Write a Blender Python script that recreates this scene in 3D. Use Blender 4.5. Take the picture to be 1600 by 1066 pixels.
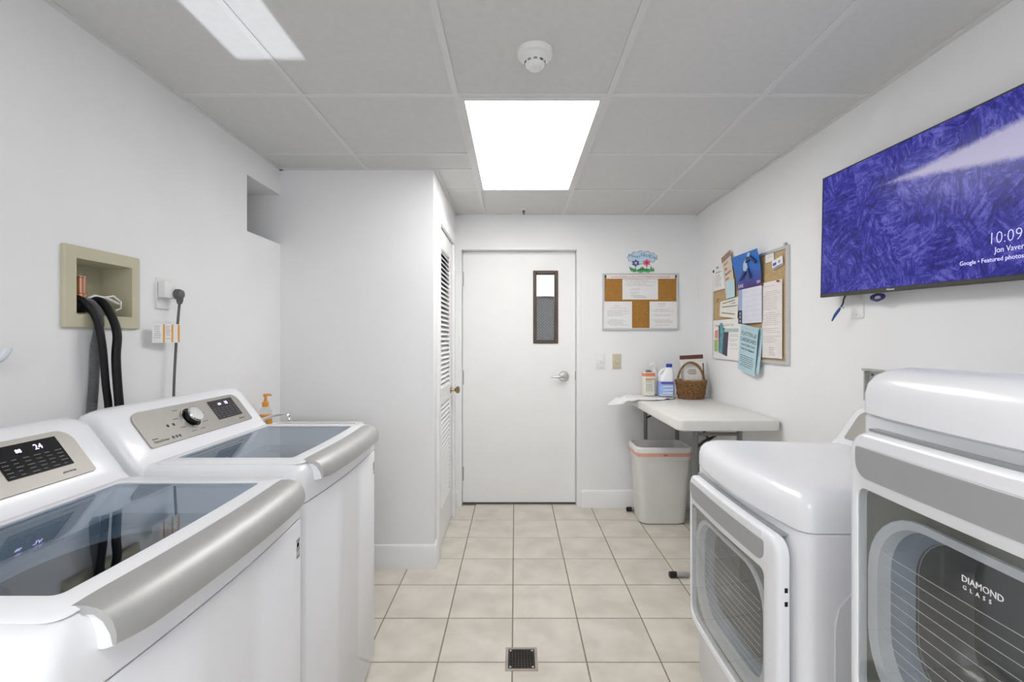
import bpy, bmesh, math, random
from mathutils import Matrix, Vector, noise
for o in list(bpy.data.objects): bpy.data.objects.remove(o, do_unlink=True)
scene = bpy.context.scene
COL = scene.collection
PI = math.pi
R = math.radians

# ------------------------------------------------------------------ camera, world, light, exposure
CEIL = 2.312
cam_d = bpy.data.cameras.new('camera'); cam = bpy.data.objects.new('camera', cam_d); COL.objects.link(cam)
cam_d.sensor_width = 36.0; cam_d.lens = 36.0 * 740 / 1600; cam_d.clip_start = 0.02
cam.location = (0, 0, 1.33); cam.rotation_euler = (PI / 2, 0, 0)
cam_d.shift_x = -5 / 1600; cam_d.shift_y = -3 / 1600
scene.camera = cam
w = bpy.data.worlds.new('world'); scene.world = w; w.use_nodes = True
bg = w.node_tree.nodes['Background']; bg.inputs[0].default_value = (0.93, 0.96, 1.0, 1); bg.inputs[1].default_value = 1.5
vs = scene.view_settings
vs.view_transform = 'Standard'; vs.look = 'None'; vs.gamma = 1; vs.use_curve_mapping = False; vs.exposure = 0.76
LAMP = 6.5          # ceiling fixtures
DAY_FILL = 30.0          # daylight fill lamp, added with its doorway behind the camera
def area(name, loc, rot, sx, sy, power, col, spread=PI):
    l = bpy.data.lights.new(name, 'AREA'); l.shape = 'RECTANGLE'; l.size = sx; l.size_y = sy; l.energy = power; l.color = col; l.spread = spread
    o = bpy.data.objects.new(name, l); COL.objects.link(o); o.location = loc; o.rotation_euler = rot; return o
area('rear_day_fill', (0.1, -1.62, 1.15), (-PI / 2, PI, 0), 1.3, 2.0, DAY_FILL, (0.86, 0.92, 1.0))
# narrow beam lamp added outside the rear window to throw the bright ceiling patch
gl = area('ceiling_patch_lamp', (-0.86, -1.95, 0.55), (0, 0, 0), 0.24, 0.42, 0.26, (0.88, 0.92, 1.0), R(0.35))
gl.rotation_euler = (Vector((-0.86, 1.40, CEIL)) - gl.location).to_track_quat('-Z', 'Y').to_euler()

# ------------------------------------------------------------------ materials
MATS = {}
def mat(name, col, rough=0.5, metal=0.0, var=0.03, scale=12.0, bump=0.0, bscale=60.0, emit=None, estr=0.0, coat=0.0, spec=0.5, col2=None, rnd=0.0, sss=0.0):
    if name in MATS: return MATS[name]
    m = bpy.data.materials.new(name); m.use_nodes = True; nt = m.node_tree; b = nt.nodes['Principled BSDF']
    b.inputs['Roughness'].default_value = rough; b.inputs['Metallic'].default_value = metal
    b.inputs['Coat Weight'].default_value = coat; b.inputs['Specular IOR Level'].default_value = spec
    tc = nt.nodes.new('ShaderNodeTexCoord'); n = nt.nodes.new('ShaderNodeTexNoise'); n.inputs['Scale'].default_value = scale; n.inputs['Detail'].default_value = 5
    nt.links.new(tc.outputs['Object'], n.inputs['Vector'])
    mx = nt.nodes.new('ShaderNodeMix'); mx.data_type = 'RGBA'
    c2 = col2 if col2 else tuple(max(0, c * (1 - var * 2)) for c in col)
    mx.inputs[6].default_value = (*c2, 1); mx.inputs[7].default_value = (*col, 1)
    mr = nt.nodes.new('ShaderNodeMapRange'); mr.inputs[1].default_value = 0.35; mr.inputs[2].default_value = 0.65
    nt.links.new(n.outputs['Fac'], mr.inputs[0]); nt.links.new(mr.outputs[0], mx.inputs[0])
    out = mx.outputs[2]
    if rnd:
        oi = nt.nodes.new('ShaderNodeObjectInfo'); m2 = nt.nodes.new('ShaderNodeMapRange'); m2.inputs[3].default_value = 1 - rnd; m2.inputs[4].default_value = 1.0
        nt.links.new(oi.outputs['Random'], m2.inputs[0]); vm = nt.nodes.new('ShaderNodeVectorMath'); vm.operation = 'SCALE'
        nt.links.new(out, vm.inputs[0]); nt.links.new(m2.outputs[0], vm.inputs['Scale']); out = vm.outputs[0]
        ad = nt.nodes.new('ShaderNodeVectorMath'); ad.operation = 'ADD'; sc = nt.nodes.new('ShaderNodeMath'); sc.operation = 'MULTIPLY'; sc.inputs[1].default_value = 50
        nt.links.new(oi.outputs['Random'], sc.inputs[0]); nt.links.new(tc.outputs['Object'], ad.inputs[0]); nt.links.new(sc.outputs[0], ad.inputs[1]); nt.links.new(ad.outputs[0], n.inputs['Vector'])
    nt.links.new(out, b.inputs['Base Color'])
    if bump:
        nb = nt.nodes.new('ShaderNodeTexNoise'); nb.inputs['Scale'].default_value = bscale; nb.inputs['Detail'].default_value = 4
        nt.links.new(tc.outputs['Object'], nb.inputs['Vector']); bp = nt.nodes.new('ShaderNodeBump'); bp.inputs['Strength'].default_value = bump; bp.inputs['Distance'].default_value = 0.002
        nt.links.new(nb.outputs['Fac'], bp.inputs['Height']); nt.links.new(bp.outputs[0], b.inputs['Normal'])
    if emit:
        b.inputs['Emission Color'].default_value = (*emit, 1); b.inputs['Emission Strength'].default_value = estr
    MATS[name] = m; return m
def glass(name, tint, rough=0.015, ior=1.5):
    if name in MATS: return MATS[name]
    m = bpy.data.materials.new(name); m.use_nodes = True; nt = m.node_tree; nt.nodes.clear()
    o = nt.nodes.new('ShaderNodeOutputMaterial'); mx = nt.nodes.new('ShaderNodeMixShader'); t = nt.nodes.new('ShaderNodeBsdfTransparent'); g = nt.nodes.new('ShaderNodeBsdfGlossy'); f = nt.nodes.new('ShaderNodeFresnel')
    t.inputs[0].default_value = (*tint, 1); g.inputs['Roughness'].default_value = rough; g.inputs['Color'].default_value = (0.97, 0.98, 1, 1); ge = nt.nodes.new('ShaderNodeNewGeometry'); io = nt.nodes.new('ShaderNodeMapRange'); io.inputs[3].default_value = ior; io.inputs[4].default_value = 1 / ior; nt.links.new(ge.outputs['Backfacing'], io.inputs[0]); nt.links.new(io.outputs[0], f.inputs[0])
    nt.links.new(f.outputs[0], mx.inputs[0]); nt.links.new(t.outputs[0], mx.inputs[1]); nt.links.new(g.outputs[0], mx.inputs[2]); nt.links.new(mx.outputs[0], o.inputs[0])
    MATS[name] = m; return m
WALL = mat('wall_paint', (0.86, 0.862, 0.868), 0.75, var=0.012, scale=3, bump=0.08, bscale=220)
TRIM = mat('trim_paint', (0.87, 0.87, 0.87), 0.4, var=0.01)
DOORP = mat('door_paint', (0.88, 0.88, 0.875), 0.42, var=0.012, scale=4)
CEILP = mat('ceiling_panel', (0.67, 0.67, 0.66), 0.7, var=0.02, scale=40, bump=0.25, bscale=300, rnd=0.03)
TEE = mat('ceiling_tee', (0.70, 0.695, 0.69), 0.45, var=0.01)
GROUT = mat('grout', (0.28, 0.25, 0.21), 0.9, var=0.1, scale=40)
TILE = mat('floor_tile', (0.73, 0.685, 0.61), 0.28, scale=7, col2=(0.61, 0.565, 0.495), rnd=0.05, bump=0.05, bscale=25)
WHITE = mat('appliance_enamel', (0.84, 0.85, 0.885), 0.27, var=0.006, coat=0.15)
SILVER = mat('brushed_silver', (0.50, 0.50, 0.49), 0.48, metal=0.6, var=0.02, scale=30)
SILVP = mat('silver_paint', (0.40, 0.40, 0.41), 0.5, metal=0.3, var=0.01)
PANEL = mat('console_silver', (0.36, 0.345, 0.32), 0.42, metal=0.4, var=0.02, scale=30)
BLACKG = mat('black_glass', (0.008, 0.008, 0.01), 0.06, var=0.0)
BLACK = mat('black_rubber', (0.012, 0.012, 0.013), 0.35, var=0.1)
CHROME = mat('chrome', (0.82, 0.82, 0.82), 0.1, metal=1, var=0.02)
STEEL = mat('satin_steel', (0.55, 0.54, 0.52), 0.3, metal=1, var=0.04)
GALV = mat('galvanised', (0.55, 0.55, 0.54), 0.42, metal=0.8, var=0.08, scale=40)
DKGREY = mat('dark_grey_plastic', (0.10, 0.105, 0.11), 0.4, var=0.04)
MIDGREY = mat('mid_grey_plastic', (0.30, 0.305, 0.31), 0.4, var=0.04)
OLIVE = mat('olive_grey_plastic', (0.19, 0.19, 0.165), 0.45, var=0.03)
LTGREY = mat('light_grey_plastic', (0.74, 0.77, 0.82), 0.35, var=0.02)
PRINT = mat('dark_print', (0.10, 0.10, 0.11), 0.7, var=0.05)
GPRINT = mat('grey_print', (0.40, 0.40, 0.41), 0.7, var=0.05)
WPRINT = mat('white_print', (0.85, 0.85, 0.86), 0.5, var=0.02)
PAPER = mat('white_paper', (0.82, 0.81, 0.80), 0.8, var=0.015)
LIT = mat('lit_digits', (0.7, 0.6, 0.95), 0.5, emit=(0.62, 0.5, 1.0), estr=1.6)
IVORY = mat('ivory_plastic', (0.62, 0.57, 0.42), 0.45, var=0.04)
CREAM = mat('cream_plastic', (0.56, 0.53, 0.385), 0.5, var=0.03, scale=8)
WPLAST = mat('white_plastic', (0.82, 0.82, 0.81), 0.4, var=0.015)
LIDGLASS = glass('lid_glass', (0.72, 0.79, 0.85))
DOORGLASS = glass('dryer_glass', (0.91, 0.92, 0.92))

# ------------------------------------------------------------------ mesh helpers
class G:
    def __init__(s): s.bm = bmesh.new()
    def box(s, a, b, bev=0.0, seg=2):
        x0, y0, z0 = a; x1, y1, z1 = b
        c = [s.bm.verts.new(p) for p in ((x0,y0,z0),(x1,y0,z0),(x1,y1,z0),(x0,y1,z0),(x0,y0,z1),(x1,y0,z1),(x1,y1,z1),(x0,y1,z1))]
        fs = [s.bm.faces.new([c[i] for i in q]) for q in ((0,3,2,1),(4,5,6,7),(0,1,5,4),(1,2,6,5),(2,3,7,6),(3,0,4,7))]
        if bev:
            es = list({e for f in fs for e in f.edges}); bmesh.ops.bevel(s.bm, geom=es, offset=bev, segments=seg, affect='EDGES', profile=0.5)
        return s
    def loft(s, rings, cap0=True, cap1=True, closed=False):
        vr = [[s.bm.verts.new(p) for p in r] for r in rings]; n = len(vr[0])
        pairs = list(zip(vr[:-1], vr[1:]));
        if closed: pairs.append((vr[-1], vr[0]))
        for a, b in pairs:
            for i in range(n):
                j = (i + 1) % n
                try: s.bm.faces.new((a[i], a[j], b[j], b[i]))
                except ValueError: pass
        if not closed:
            if cap0: s.bm.faces.new(list(reversed(vr[0])))
            if cap1: s.bm.faces.new(vr[-1])
        return s
    def prism(s, poly, d0, d1, ax='z'):
        def P(p, d): return {'z': (p[0], p[1], d), 'x': (d, p[0], p[1]), 'y': (p[0], d, p[1])}[ax]
        return s.loft([[P(p, d0) for p in poly], [P(p, d1) for p in poly]])
    def tube(s, pts, r, seg=10, caps=True):
        pts = [Vector(p) for p in pts]; n = len(pts); rs = r if isinstance(r, (list, tuple)) else [r] * n
        t0 = (pts[1] - pts[0]).normalized(); u = t0.orthogonal().normalized(); rings = []
        for i, p in enumerate(pts):
            t = (pts[min(i + 1, n - 1)] - pts[max(i - 1, 0)]).normalized()
            u = (u - t * u.dot(t)).normalized(); v = t.cross(u)
            rings.append([p + (u * math.cos(2 * PI * k / seg) + v * math.sin(2 * PI * k / seg)) * rs[i] for k in range(seg)])
        return s.loft(rings, caps, caps)
    def lathe(s, prof, seg=24, c=(0, 0, 0), ax='z', caps=True, sx=1, sy=1):
        def P(r, h, a):
            x, y = r * math.cos(a) * sx, r * math.sin(a) * sy
            return {'z': (c[0] + x, c[1] + y, c[2] + h), 'x': (c[0] + h, c[1] + x, c[2] + y), 'y': (c[0] + y, c[1] + h, c[2] + x)}[ax]
        return s.loft([[P(max(r, 1e-4), h, 2 * PI * k / seg) for k in range(seg)] for r, h in prof], caps, caps)
    def xf(s, M): bmesh.ops.transform(s.bm, matrix=M, verts=s.bm.verts); return s
    def deform(s, f):
        for v in s.bm.verts: v.co = Vector(f(*v.co))
        return s
def mk(name, g, m, parent=None, M=None, smooth=True, ang=35):
    bmesh.ops.recalc_face_normals(g.bm, faces=g.bm.faces[:])
    me = bpy.data.meshes.new(name); g.bm.to_mesh(me); g.bm.free()
    if smooth:
        for p in me.polygons: p.use_smooth = True
        me.set_sharp_from_angle(angle=R(ang))
    me.materials.append(m)
    o = bpy.data.objects.new(name, me); COL.objects.link(o)
    if parent: o.parent = parent
    if M is not None: o.matrix_local = M
    return o
def tag(o, label, cat, group=None):
    o['label'] = label; o['category'] = cat
    if group: o['group'] = group
    return o
def thing(name, label, cat, M=None, group=None):
    o = bpy.data.objects.new(name, None); o.empty_display_size = 0.05; COL.objects.link(o)
    if M is not None: o.matrix_world = M
    return tag(o, label, cat, group)
def struct(o, label=None):
    o['kind'] = 'structure'
    if label: o['label'] = label
    return o
def rootS(name, label=None, M=None):
    o = bpy.data.objects.new(name, None); COL.objects.link(o)
    if M is not None: o.matrix_world = M
    return struct(o, label)
def T(x, y, z): return Matrix.Translation((x, y, z))
def fr(o, right, up):
    r = Vector(right).normalized(); u = Vector(up).normalized(); n = r.cross(u)
    M = Matrix.Identity(4)
    for i in range(3): M[i][0] = r[i]; M[i][1] = u[i]; M[i][2] = n[i]; M[i][3] = o[i]
    return M
def onright(y, z, x=1.442): return fr((x, y, z), (0, -1, 0), (0, 0, 1))      # u right, v up, w out of the wall
def onleft(y, z, x=-1.366): return fr((x, y, z), (0, 1, 0), (0, 0, 1))
def onfar(x, z, y=3.745): return fr((x, y, z), (1, 0, 0), (0, 0, 1))
def rot2(a): return Matrix.Rotation(a, 4, 'Z')
def rrect(x0, x1, y0, y1, r, k=5, m=8):
    """closed rounded rectangle, counter-clockwise, sides subdivided m times"""
    rs = r if isinstance(r, (list, tuple)) else [r] * 4      # corners: (x1,y0) (x1,y1) (x0,y1) (x0,y0)
    cs = [(x1, y0, -PI / 2, 1, -1), (x1, y1, 0, 1, 1), (x0, y1, PI / 2, -1, 1), (x0, y0, PI, -1, -1)]; pts = []
    for i, (cx, cy, a0, sx, sy) in enumerate(cs):
        q = rs[i]; ox, oy = cx - sx * q, cy - sy * q
        arc = [(ox + q * math.cos(a0 + PI / 2 * t / k), oy + q * math.sin(a0 + PI / 2 * t / k)) for t in range(k + 1)]
        pts.append(arc)
    out = []
    for i in range(4):
        out += pts[i]; a = pts[i][-1]; b = pts[(i + 1) % 4][0]
        out += [(a[0] + (b[0] - a[0]) * t / m, a[1] + (b[1] - a[1]) * t / m) for t in range(1, m)]
    return out
def slabs(us, vs_, holes, f):
    """one slab made of grid cells; holes = set of (i,j) left open; f(u0,v0,u1,v1)->(a,b) corners"""
    g = G()
    for i in range(len(us) - 1):
        for j in range(len(vs_) - 1):
            if (i, j) not in holes: g.box(*f(us[i], vs_[j], us[i + 1], vs_[j + 1]))
    return g
def text(name, s, size, m, parent, M, align='LEFT', depth=0.0003, sx=1.0, space=1.0, thin=0.0):
    c = bpy.data.curves.new('t', 'FONT'); c.body = s; c.size = size; c.extrude = depth; c.align_x = align; c.resolution_u = 2; c.space_character = space; c.offset = -thin
    o = bpy.data.objects.new('t', c); COL.objects.link(o)
    dg = bpy.context.evaluated_depsgraph_get(); me = bpy.data.meshes.new_from_object(o.evaluated_get(dg))
    bpy.data.objects.remove(o, do_unlink=True); bpy.data.curves.remove(c)
    me.materials.clear(); me.materials.append(m); me.name = name
    t = bpy.data.objects.new(name, me); COL.objects.link(t); t.parent = parent; t.matrix_local = M @ Matrix.Diagonal((sx, 1, 1, 1)); return t
def cut(o, g):
    me = bpy.data.meshes.new('cutter'); bmesh.ops.recalc_face_normals(g.bm, faces=g.bm.faces[:]); g.bm.to_mesh(me); g.bm.free()
    c = bpy.data.objects.new('cutter', me); COL.objects.link(c); c.parent = o.parent; c.matrix_local = Matrix.Identity(4)
    md = o.modifiers.new('b', 'BOOLEAN'); md.operation = 'DIFFERENCE'; md.object = c; md.solver = 'EXACT'
    bpy.context.view_layer.update(); dg = bpy.context.evaluated_depsgraph_get()
    nm = bpy.data.meshes.new_from_object(o.evaluated_get(dg)); o.modifiers.clear(); o.data = nm; bpy.data.objects.remove(c, do_unlink=True)
    nm.set_sharp_from_angle(angle=R(35))
def plate(w_, h_, t=0.0008, r=0.0, x0=None, y0=None):
    x0 = -w_ / 2 if x0 is None else x0; y0 = -h_ / 2 if y0 is None else y0
    g = G()
    if r: g.prism(rrect(x0, x0 + w_, y0, y0 + h_, r, 4, 1), 0, t)
    else: g.box((x0, y0, 0), (x0 + w_, y0 + h_, t))
    return g
def lines(parent, x0, x1, y0, y1, n, seed, m=None, th=0.35, wob=0.35, z=0.0009, name='printed_lines'):
    rd = random.Random(seed); g = G(); st = (y1 - y0) / n
    for i in range(n):
        if rd.random() < 0.12: continue
        y = y1 - st * (i + 0.5); x = x0 + (rd.random() < 0.25) * (x1 - x0) * 0.12; e = x1 - rd.random() * wob * (x1 - x0)
        while x < e:
            l = min(e - x, (x1 - x0) * rd.uniform(0.06, 0.2)); g.box((x, y - st * th / 2, z - 0.0004), (x + l, y + st * th / 2, z)); x += l + (x1 - x0) * 0.02
    o = mk(name, g, m or GPRINT, parent, smooth=False); o['kind'] = 'stuff'; return o
def copytree(o, parent=None):
    c = o.copy(); COL.objects.link(c); c.parent = parent
    for ch in list(o.children): copytree(ch, c)
    return c

# ------------------------------------------------------------------ room shell
XL, XR, YF, YR = -1.366, 1.442, 3.745, -1.40
CX, CY = -0.472, 2.753           # closet corner
floor = struct(mk('floor', G().box((XL - .5, YR - .2, -.06), (XR + .1, YF + .2, -.0014)), GROUT, smooth=False), 'beige ceramic tile floor with dark grout')
TS = 0.3065; cache = {}
xs = [-.012 + TS * k for k in range(-5, 6)]; ys = [1.950 + TS * k for k in range(-11, 8)]
for x in xs:
    for y in ys:
        x0, x1, y0, y1 = max(x, XL), min(x + TS, XR), max(y, YR), min(y + TS, YF + .14)
        if x1 - x0 < .02 or y1 - y0 < .02 or (x1 <= CX and y0 >= CY): continue
        if y0 >= YF and not (-.45 < x0 < .5): continue
        k = (round(x1 - x0, 3), round(y1 - y0, 3)); c = ((x0 + x1) / 2, (y0 + y1) / 2, 0)
        if k not in cache:
            cache[k] = mk('tile', G().box((-k[0] / 2 + .0028, -k[1] / 2 + .0028, -.004), (k[0] / 2 - .0028, k[1] / 2 - .0028, 0), .0012, 1), TILE, floor, T(*c), smooth=False)
        else:
            o = cache[k].copy(); COL.objects.link(o); o.parent = floor; o.matrix_local = T(*c)
# walls
UB = dict(y0=1.4217, y1=1.710, z0=1.365, z1=1.620)      # recessed laundry box
struct(mk('wall_left', slabs([YR, 1.452, 1.685, 2.412, CY], [0, 1.396, 1.592, 1.881, 2.168, 2.45], {(1, 1), (3, 3)},
       lambda a, b, c, d: ((XL - .5, a, b), (XL, c, d))), WALL, smooth=False), 'white painted left wall with open niche near the ceiling')
nb = struct(mk('wall_niche', G().box((XL - .54, 2.3, 1.8), (XL - .5, CY, 2.3)), WALL, smooth=False), 'back of the niche in the left wall')
struct(mk('wall_right', G().box((XR, YR, 0), (XR + .12, YF + .2, 2.45)), WALL, smooth=False), 'white painted right wall')
struct(mk('wall_closet_front', G().box((XL - .5, CY, 0), (CX, CY + .1, 2.45), .003, 1), WALL, smooth=False), 'white closet front wall jutting into the room')
struct(mk('wall_closet_side', slabs([CY + .1, 2.905, 3.535, YF], [0, 2.045, 2.45], {(1, 0)}, lambda a, b, c, d: ((CX - .1, a, b), (CX, c, d))), WALL, smooth=False), 'closet side wall holding the louvered door')
struct(mk('wall_far', slabs([XL - .5, -.445, .515, XR + .1], [0, 2.055, 2.45], {(1, 0)}, lambda a, b, c, d: ((a, YF, b), (c, YF + .16, d))), WALL, smooth=False), 'white far wall with the entry door')
struct(mk('wall_rear', slabs([XL - .3, -1.2, -.60, -.45, .75, XR + .1], [0, .60, 1.9, 2.10, 2.45], {(1, 1), (3, 0), (3, 1), (3, 2)}, lambda a, b, c, d: ((a, YR - .12, b), (c, YR, d))), WALL, smooth=False), 'white wall behind the viewer with added doorway and window openings')  # doorway and window are additions that let the rear lamps in
struct(mk('wall_closet_back', G().box((XL - .6, CY, 0), (XL - .5, YF + .16, 2.45)), WALL, smooth=False), 'inside of the closet')
# outside, seen through the door glass
struct(mk('wall_outside', G().prism([(-3, 0), (4, 0), (4, 1.80)] + [(.42 + .55 * math.cos(a), 1.80 + .11 * math.sin(a)) for a in [PI * k / 12 for k in range(13)]] + [(-3, 1.80)], 6.4, 6.5, 'y'), mat('outside_block', (.03, .03, .032), .9, var=.1, scale=6)), 'dark grey arched wall outside the door glass')
struct(mk('floor_outside', G().box((-3, YF + .2, -.06), (4, 6.4, -.02)), mat('outside_paving', (.4, .39, .37), .9)), 'paving outside the door')
# ceiling
ceil = struct(mk('ceiling', G().box((XL - .5, YR - .15, 2.34), (XR + .12, YF + .16, 2.40)), CEILP, smooth=False), 'suspended ceiling of white lay-in panels')
gx = [XL, -.86, -.24, .38, 1.0, XR]; gy = [YR, -1.138, -.528, .082, .692, 1.302, 1.912, 2.52, 3.13, YF]
LIGHTS = [(2, 6), (2, 7), (2, 1), (2, 2)]
def cpanel(x0, x1, y0, y1):
    mk('ceiling_panel', G().box((-(x1 - x0) / 2 + .003, -(y1 - y0) / 2 + .003, 0), ((x1 - x0) / 2 - .003, (y1 - y0) / 2 - .003, .014), .002, 1), CEILP, ceil, T((x0 + x1) / 2, (y0 + y1) / 2, CEIL + .005), smooth=False)
for i in range(5):
    for j in range(9):
        if (i, j) in LIGHTS: continue
        x0, x1, y0, y1 = gx[i], gx[i + 1], gy[j], gy[j + 1]
        if x1 <= CX: 
            if y0 >= CY: continue
            y1 = min(y1, CY)
        elif x0 < CX:
            if y0 >= CY: x0 = CX
            elif y1 > CY:
                cpanel(x0, x1, y0, CY); x0 = CX; y0 = CY
        cpanel(x0, x1, y0, y1)
tw = .012
for i, x in enumerate(gx[1:-1]):
    y1 = CY if x < CX else YF
    mk('grid_tee', G().box((-tw, YR, 0), (tw, y1, .012)), TEE, ceil, T(x, 0, CEIL), smooth=False)
for j, y in enumerate(gy[1:-1] + [CY]):
    for i in range(5):
        x0, x1 = gx[i] + tw, gx[i + 1] - tw
        if y == CY:
            if i != 1: continue
            x0 = CX
        elif y > CY:
            if x1 <= CX: continue
            x0 = max(x0, CX)
        if i == 2 and y in (gy[2], gy[7]): continue
        mk('grid_tee', G().box((x0, -tw, .001), (x1, tw, .012)), TEE, ceil, T(0, y, CEIL), smooth=False)
an = 0
for a, b in (((XL, YR), (XL + .02, CY)), ((XL, CY - .02), (CX, CY)), ((CX, CY - .02), (CX + .02, YF)), ((CX, YF - .02), (XR, YF)), ((XR - .02, YR), (XR, YF))):
    an += 1; struct(mk('trim_%d' % an, G().box((a[0], a[1], CEIL - .001), (b[0], b[1], CEIL + .012)), TEE, smooth=False), 'thin metal wall angle at the ceiling edge')
# baseboards: profile (out, z)
def baseboard(name, p0, p1, out, label):
    p0 = Vector((*p0, 0)); p1 = Vector((*p1, 0)); n = Vector((*out, 0))
    prof = [(0, 0), (.016, 0), (.016, .100), (.013, .112), (.013, .118), (.008, .132), (.003, .137), (0, .137)]
    return struct(mk(name, G().loft([[p + n * a + Vector((0, 0, b)) for a, b in prof] for p in (p0, p1)]), TRIM, ang=25), label)
baseboard('baseboard_closet', (XL, CY), (CX + .016, CY), (0, -1), 'white moulded baseboard under the closet front wall')
baseboard('baseboard_closet_side', (CX, CY), (CX, 2.83), (1, 0), 'short baseboard turning the closet corner')
baseboard('baseboard_closet_end', (CX, 3.612), (CX, YF), (1, 0), 'short baseboard between louvered door and far wall')
baseboard('baseboard_far_left', (CX, YF), (-.447, YF), (0, -1), 'tiny baseboard left of the entry door')
baseboard('baseboard_far', (.52, YF), (XR, YF), (0, -1), 'white moulded baseboard right of the entry door')
baseboard('baseboard_right', (XR, YR), (XR, YF - .016), (-1, 0), 'white moulded baseboard along the right wall')
baseboard('baseboard_left', (XL, YR), (XL, CY - .016), (1, 0), 'white moulded baseboard along the left wall')
# added rear window, an unseen opening for the ceiling beam
rw = rootS('beam_window', 'added window behind the viewer for the ceiling beam')
for a, b in (((-1.2, 0, .6), (-1.16, .1, 1.9)), ((-.64, 0, .6), (-.60, .1, 1.9)), ((-1.16, 0, .6), (-.64, .1, .64)), ((-1.16, 0, 1.86), (-.64, .1, 1.9))):
    mk('window_frame', G().box(a, b), TRIM, rw, T(0, YR - .12, 0), smooth=False)

# ------------------------------------------------------------------ entry door
d1 = rootS('door_1', 'flush white entry door with narrow wired glass pane', T(0, 3.82, 0))
mk('leaf', slabs([-.422, .150, .340, .484], [.014, 1.300, 1.876, 2.035], {(1, 1)}, lambda a, b, c, d: ((a, 0, b), (c, .044, d))), DOORP, d1, smooth=False)
for nm, a, b in (('frame_jamb', (-.446, -.077, 0), (-.425, .05, 2.058)), ('frame_jamb', (.4875, -.077, 0), (.518, .05, 2.058)), ('frame_head', (-.425, -.077, 2.038), (.4875, .05, 2.058))):
    mk(nm, G().box(a, b, .002, 1), TRIM, d1, smooth=False)
for nm, a, b in (('frame_stop', (-.425, .045, 0), (-.40, .075, 2.038)), ('frame_stop', (.46, .045, 0), (.4875, .075, 2.038)), ('frame_stop', (-.40, .045, 2.015), (.46, .075, 2.038))):
    mk(nm, G().box(a, b), TRIM, d1, smooth=False)
mk('threshold', G().box((-.425, -.01, -.002), (.4875, .07, .009), .003, 1), mat('dark_threshold', (.08, .075, .07), .6), d1, smooth=False)
BRN = mat('bronze_frame', (.085, .06, .045), .45, metal=.3, var=.05)
for nm, a, b in (('vision_frame', (.1445, -.010, 1.294), (.172, .05, 1.882)), ('vision_frame', (.318, -.010, 1.294), (.346, .05, 1.882)), ('vision_frame', (.172, -.010, 1.854), (.318, .05, 1.882)), ('vision_frame', (.172, -.010, 1.294), (.318, .05, 1.322))):
    mk(nm, G().box(a, b, .004, 1), BRN, d1, smooth=False)
vp = mk('glass_pane', G().box((.172, .018, 1.322), (.318, .024, 1.854)), glass('wired_glass', (.80, .80, .80), .03), d1, smooth=False)
g = G()
for k in range(-8, 26):
    for sgn in (1, -1):
        z0 = 1.322 + k * .0255; pts = []
        for u in (0.0, .146):
            pts.append((u, z0 + (u * 1.0 if sgn > 0 else (.146 - u) * 1.0)))
        (ua, za), (ub, zb) = pts
        def clip(t): return ua + (ub - ua) * t, za + (zb - za) * t
        lo = max(0, min(1, (1.322 - za) / (zb - za))); hi = max(0, min(1, (1.854 - za) / (zb - za)))
        a, b = sorted((lo, hi))
        if b - a > .03: g.tube([(.172 + clip(a)[0], .017, clip(a)[1]), (.172 + clip(b)[0], .017, clip(b)[1])], .0012, 4)
wm = mk('wire_mesh', g, mat('wire', (.25, .25, .24), .5, metal=.2), vp, smooth=False); wm['kind'] = 'stuff'
hx, hz = .392, 1.030
hr = mk('handle_rose', G().lathe([(.042, 0), (.042, -.006), (.036, -.014), (.016, -.016), (.014, -.05), (.012, -.055)], 28, ax='y'), STEEL, d1, T(hx, 0, hz))
mk('lever', G().tube([(0, -.046, 0), (-.02, -.052, 0), (-.05, -.052, -.001), (-.085, -.048, -.004), (-.108, -.044, -.003)], [.012, .0105, .009, .0075, .006], 12), STEEL, hr)
for z in (1.82, 1.02, .245):
    h = mk('hinge', G().tube([(0, 0, -.058), (0, 0, .058)], .0075, 10), STEEL, d1, T(-.427, -.008, z))
    mk('hinge_leaf', G().box((.002, .004, -.055), (.014, .009, .055)), STEEL, h, smooth=False)
mk('latch_plate', G().box((.483, -.002, 1.0), (.4875, .004, 1.07)), DKGREY, d1, smooth=False)

# ------------------------------------------------------------------ louvered closet door
d2 = rootS('door_2', 'white louvered closet door with brass knob', T(CX, 0, 0))
for nm, a, b in (('casing', (0, 2.832, 0), (.018, 2.905, 2.118)), ('casing', (0, 3.535, 0), (.018, 3.608, 2.118)), ('casing', (0, 2.905, 2.045), (.018, 3.535, 2.118))):
    mk(nm, G().box(a, b, .004, 2), TRIM, d2, smooth=False)
y0, y1 = 2.910, 3.530
for nm, a, b in (('stile', (-.034, y0, .008), (-.002, y0 + .085, 2.040)), ('stile', (-.034, y1 - .085, .008), (-.002, y1, 2.040)),
                 ('rail', (-.034, y0 + .085, 1.92), (-.002, y1 - .085, 2.040)), ('rail', (-.034, y0 + .085, .905), (-.002, y1 - .085, 1.01)), ('rail', (-.034, y0 + .085, .008), (-.002, y1 - .085, .24))):
    mk(nm, G().box(a, b, .002, 1), DOORP, d2, smooth=False)
sl = None
for z0, z1 in ((.24, .905), (1.01, 1.92)):
    n = int((z1 - z0) / .031)
    for k in range(n):
        M = T(-.018, (y0 + y1) / 2, z0 + (k + .5) * (z1 - z0) / n) @ Matrix.Rotation(R(48), 4, 'Y')
        if sl is None: sl = mk('slat', G().box((-.021, -(y1 - y0) / 2 + .083, -.003), (.021, (y1 - y0) / 2 - .083, .003), .0015, 1), DOORP, d2, M, smooth=False)
        else:
            o = sl.copy(); COL.objects.link(o); o.parent = d2; o.matrix_local = M
BRASS = mat('antique_brass', (.42, .33, .2), .3, metal=1, var=.05)
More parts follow.
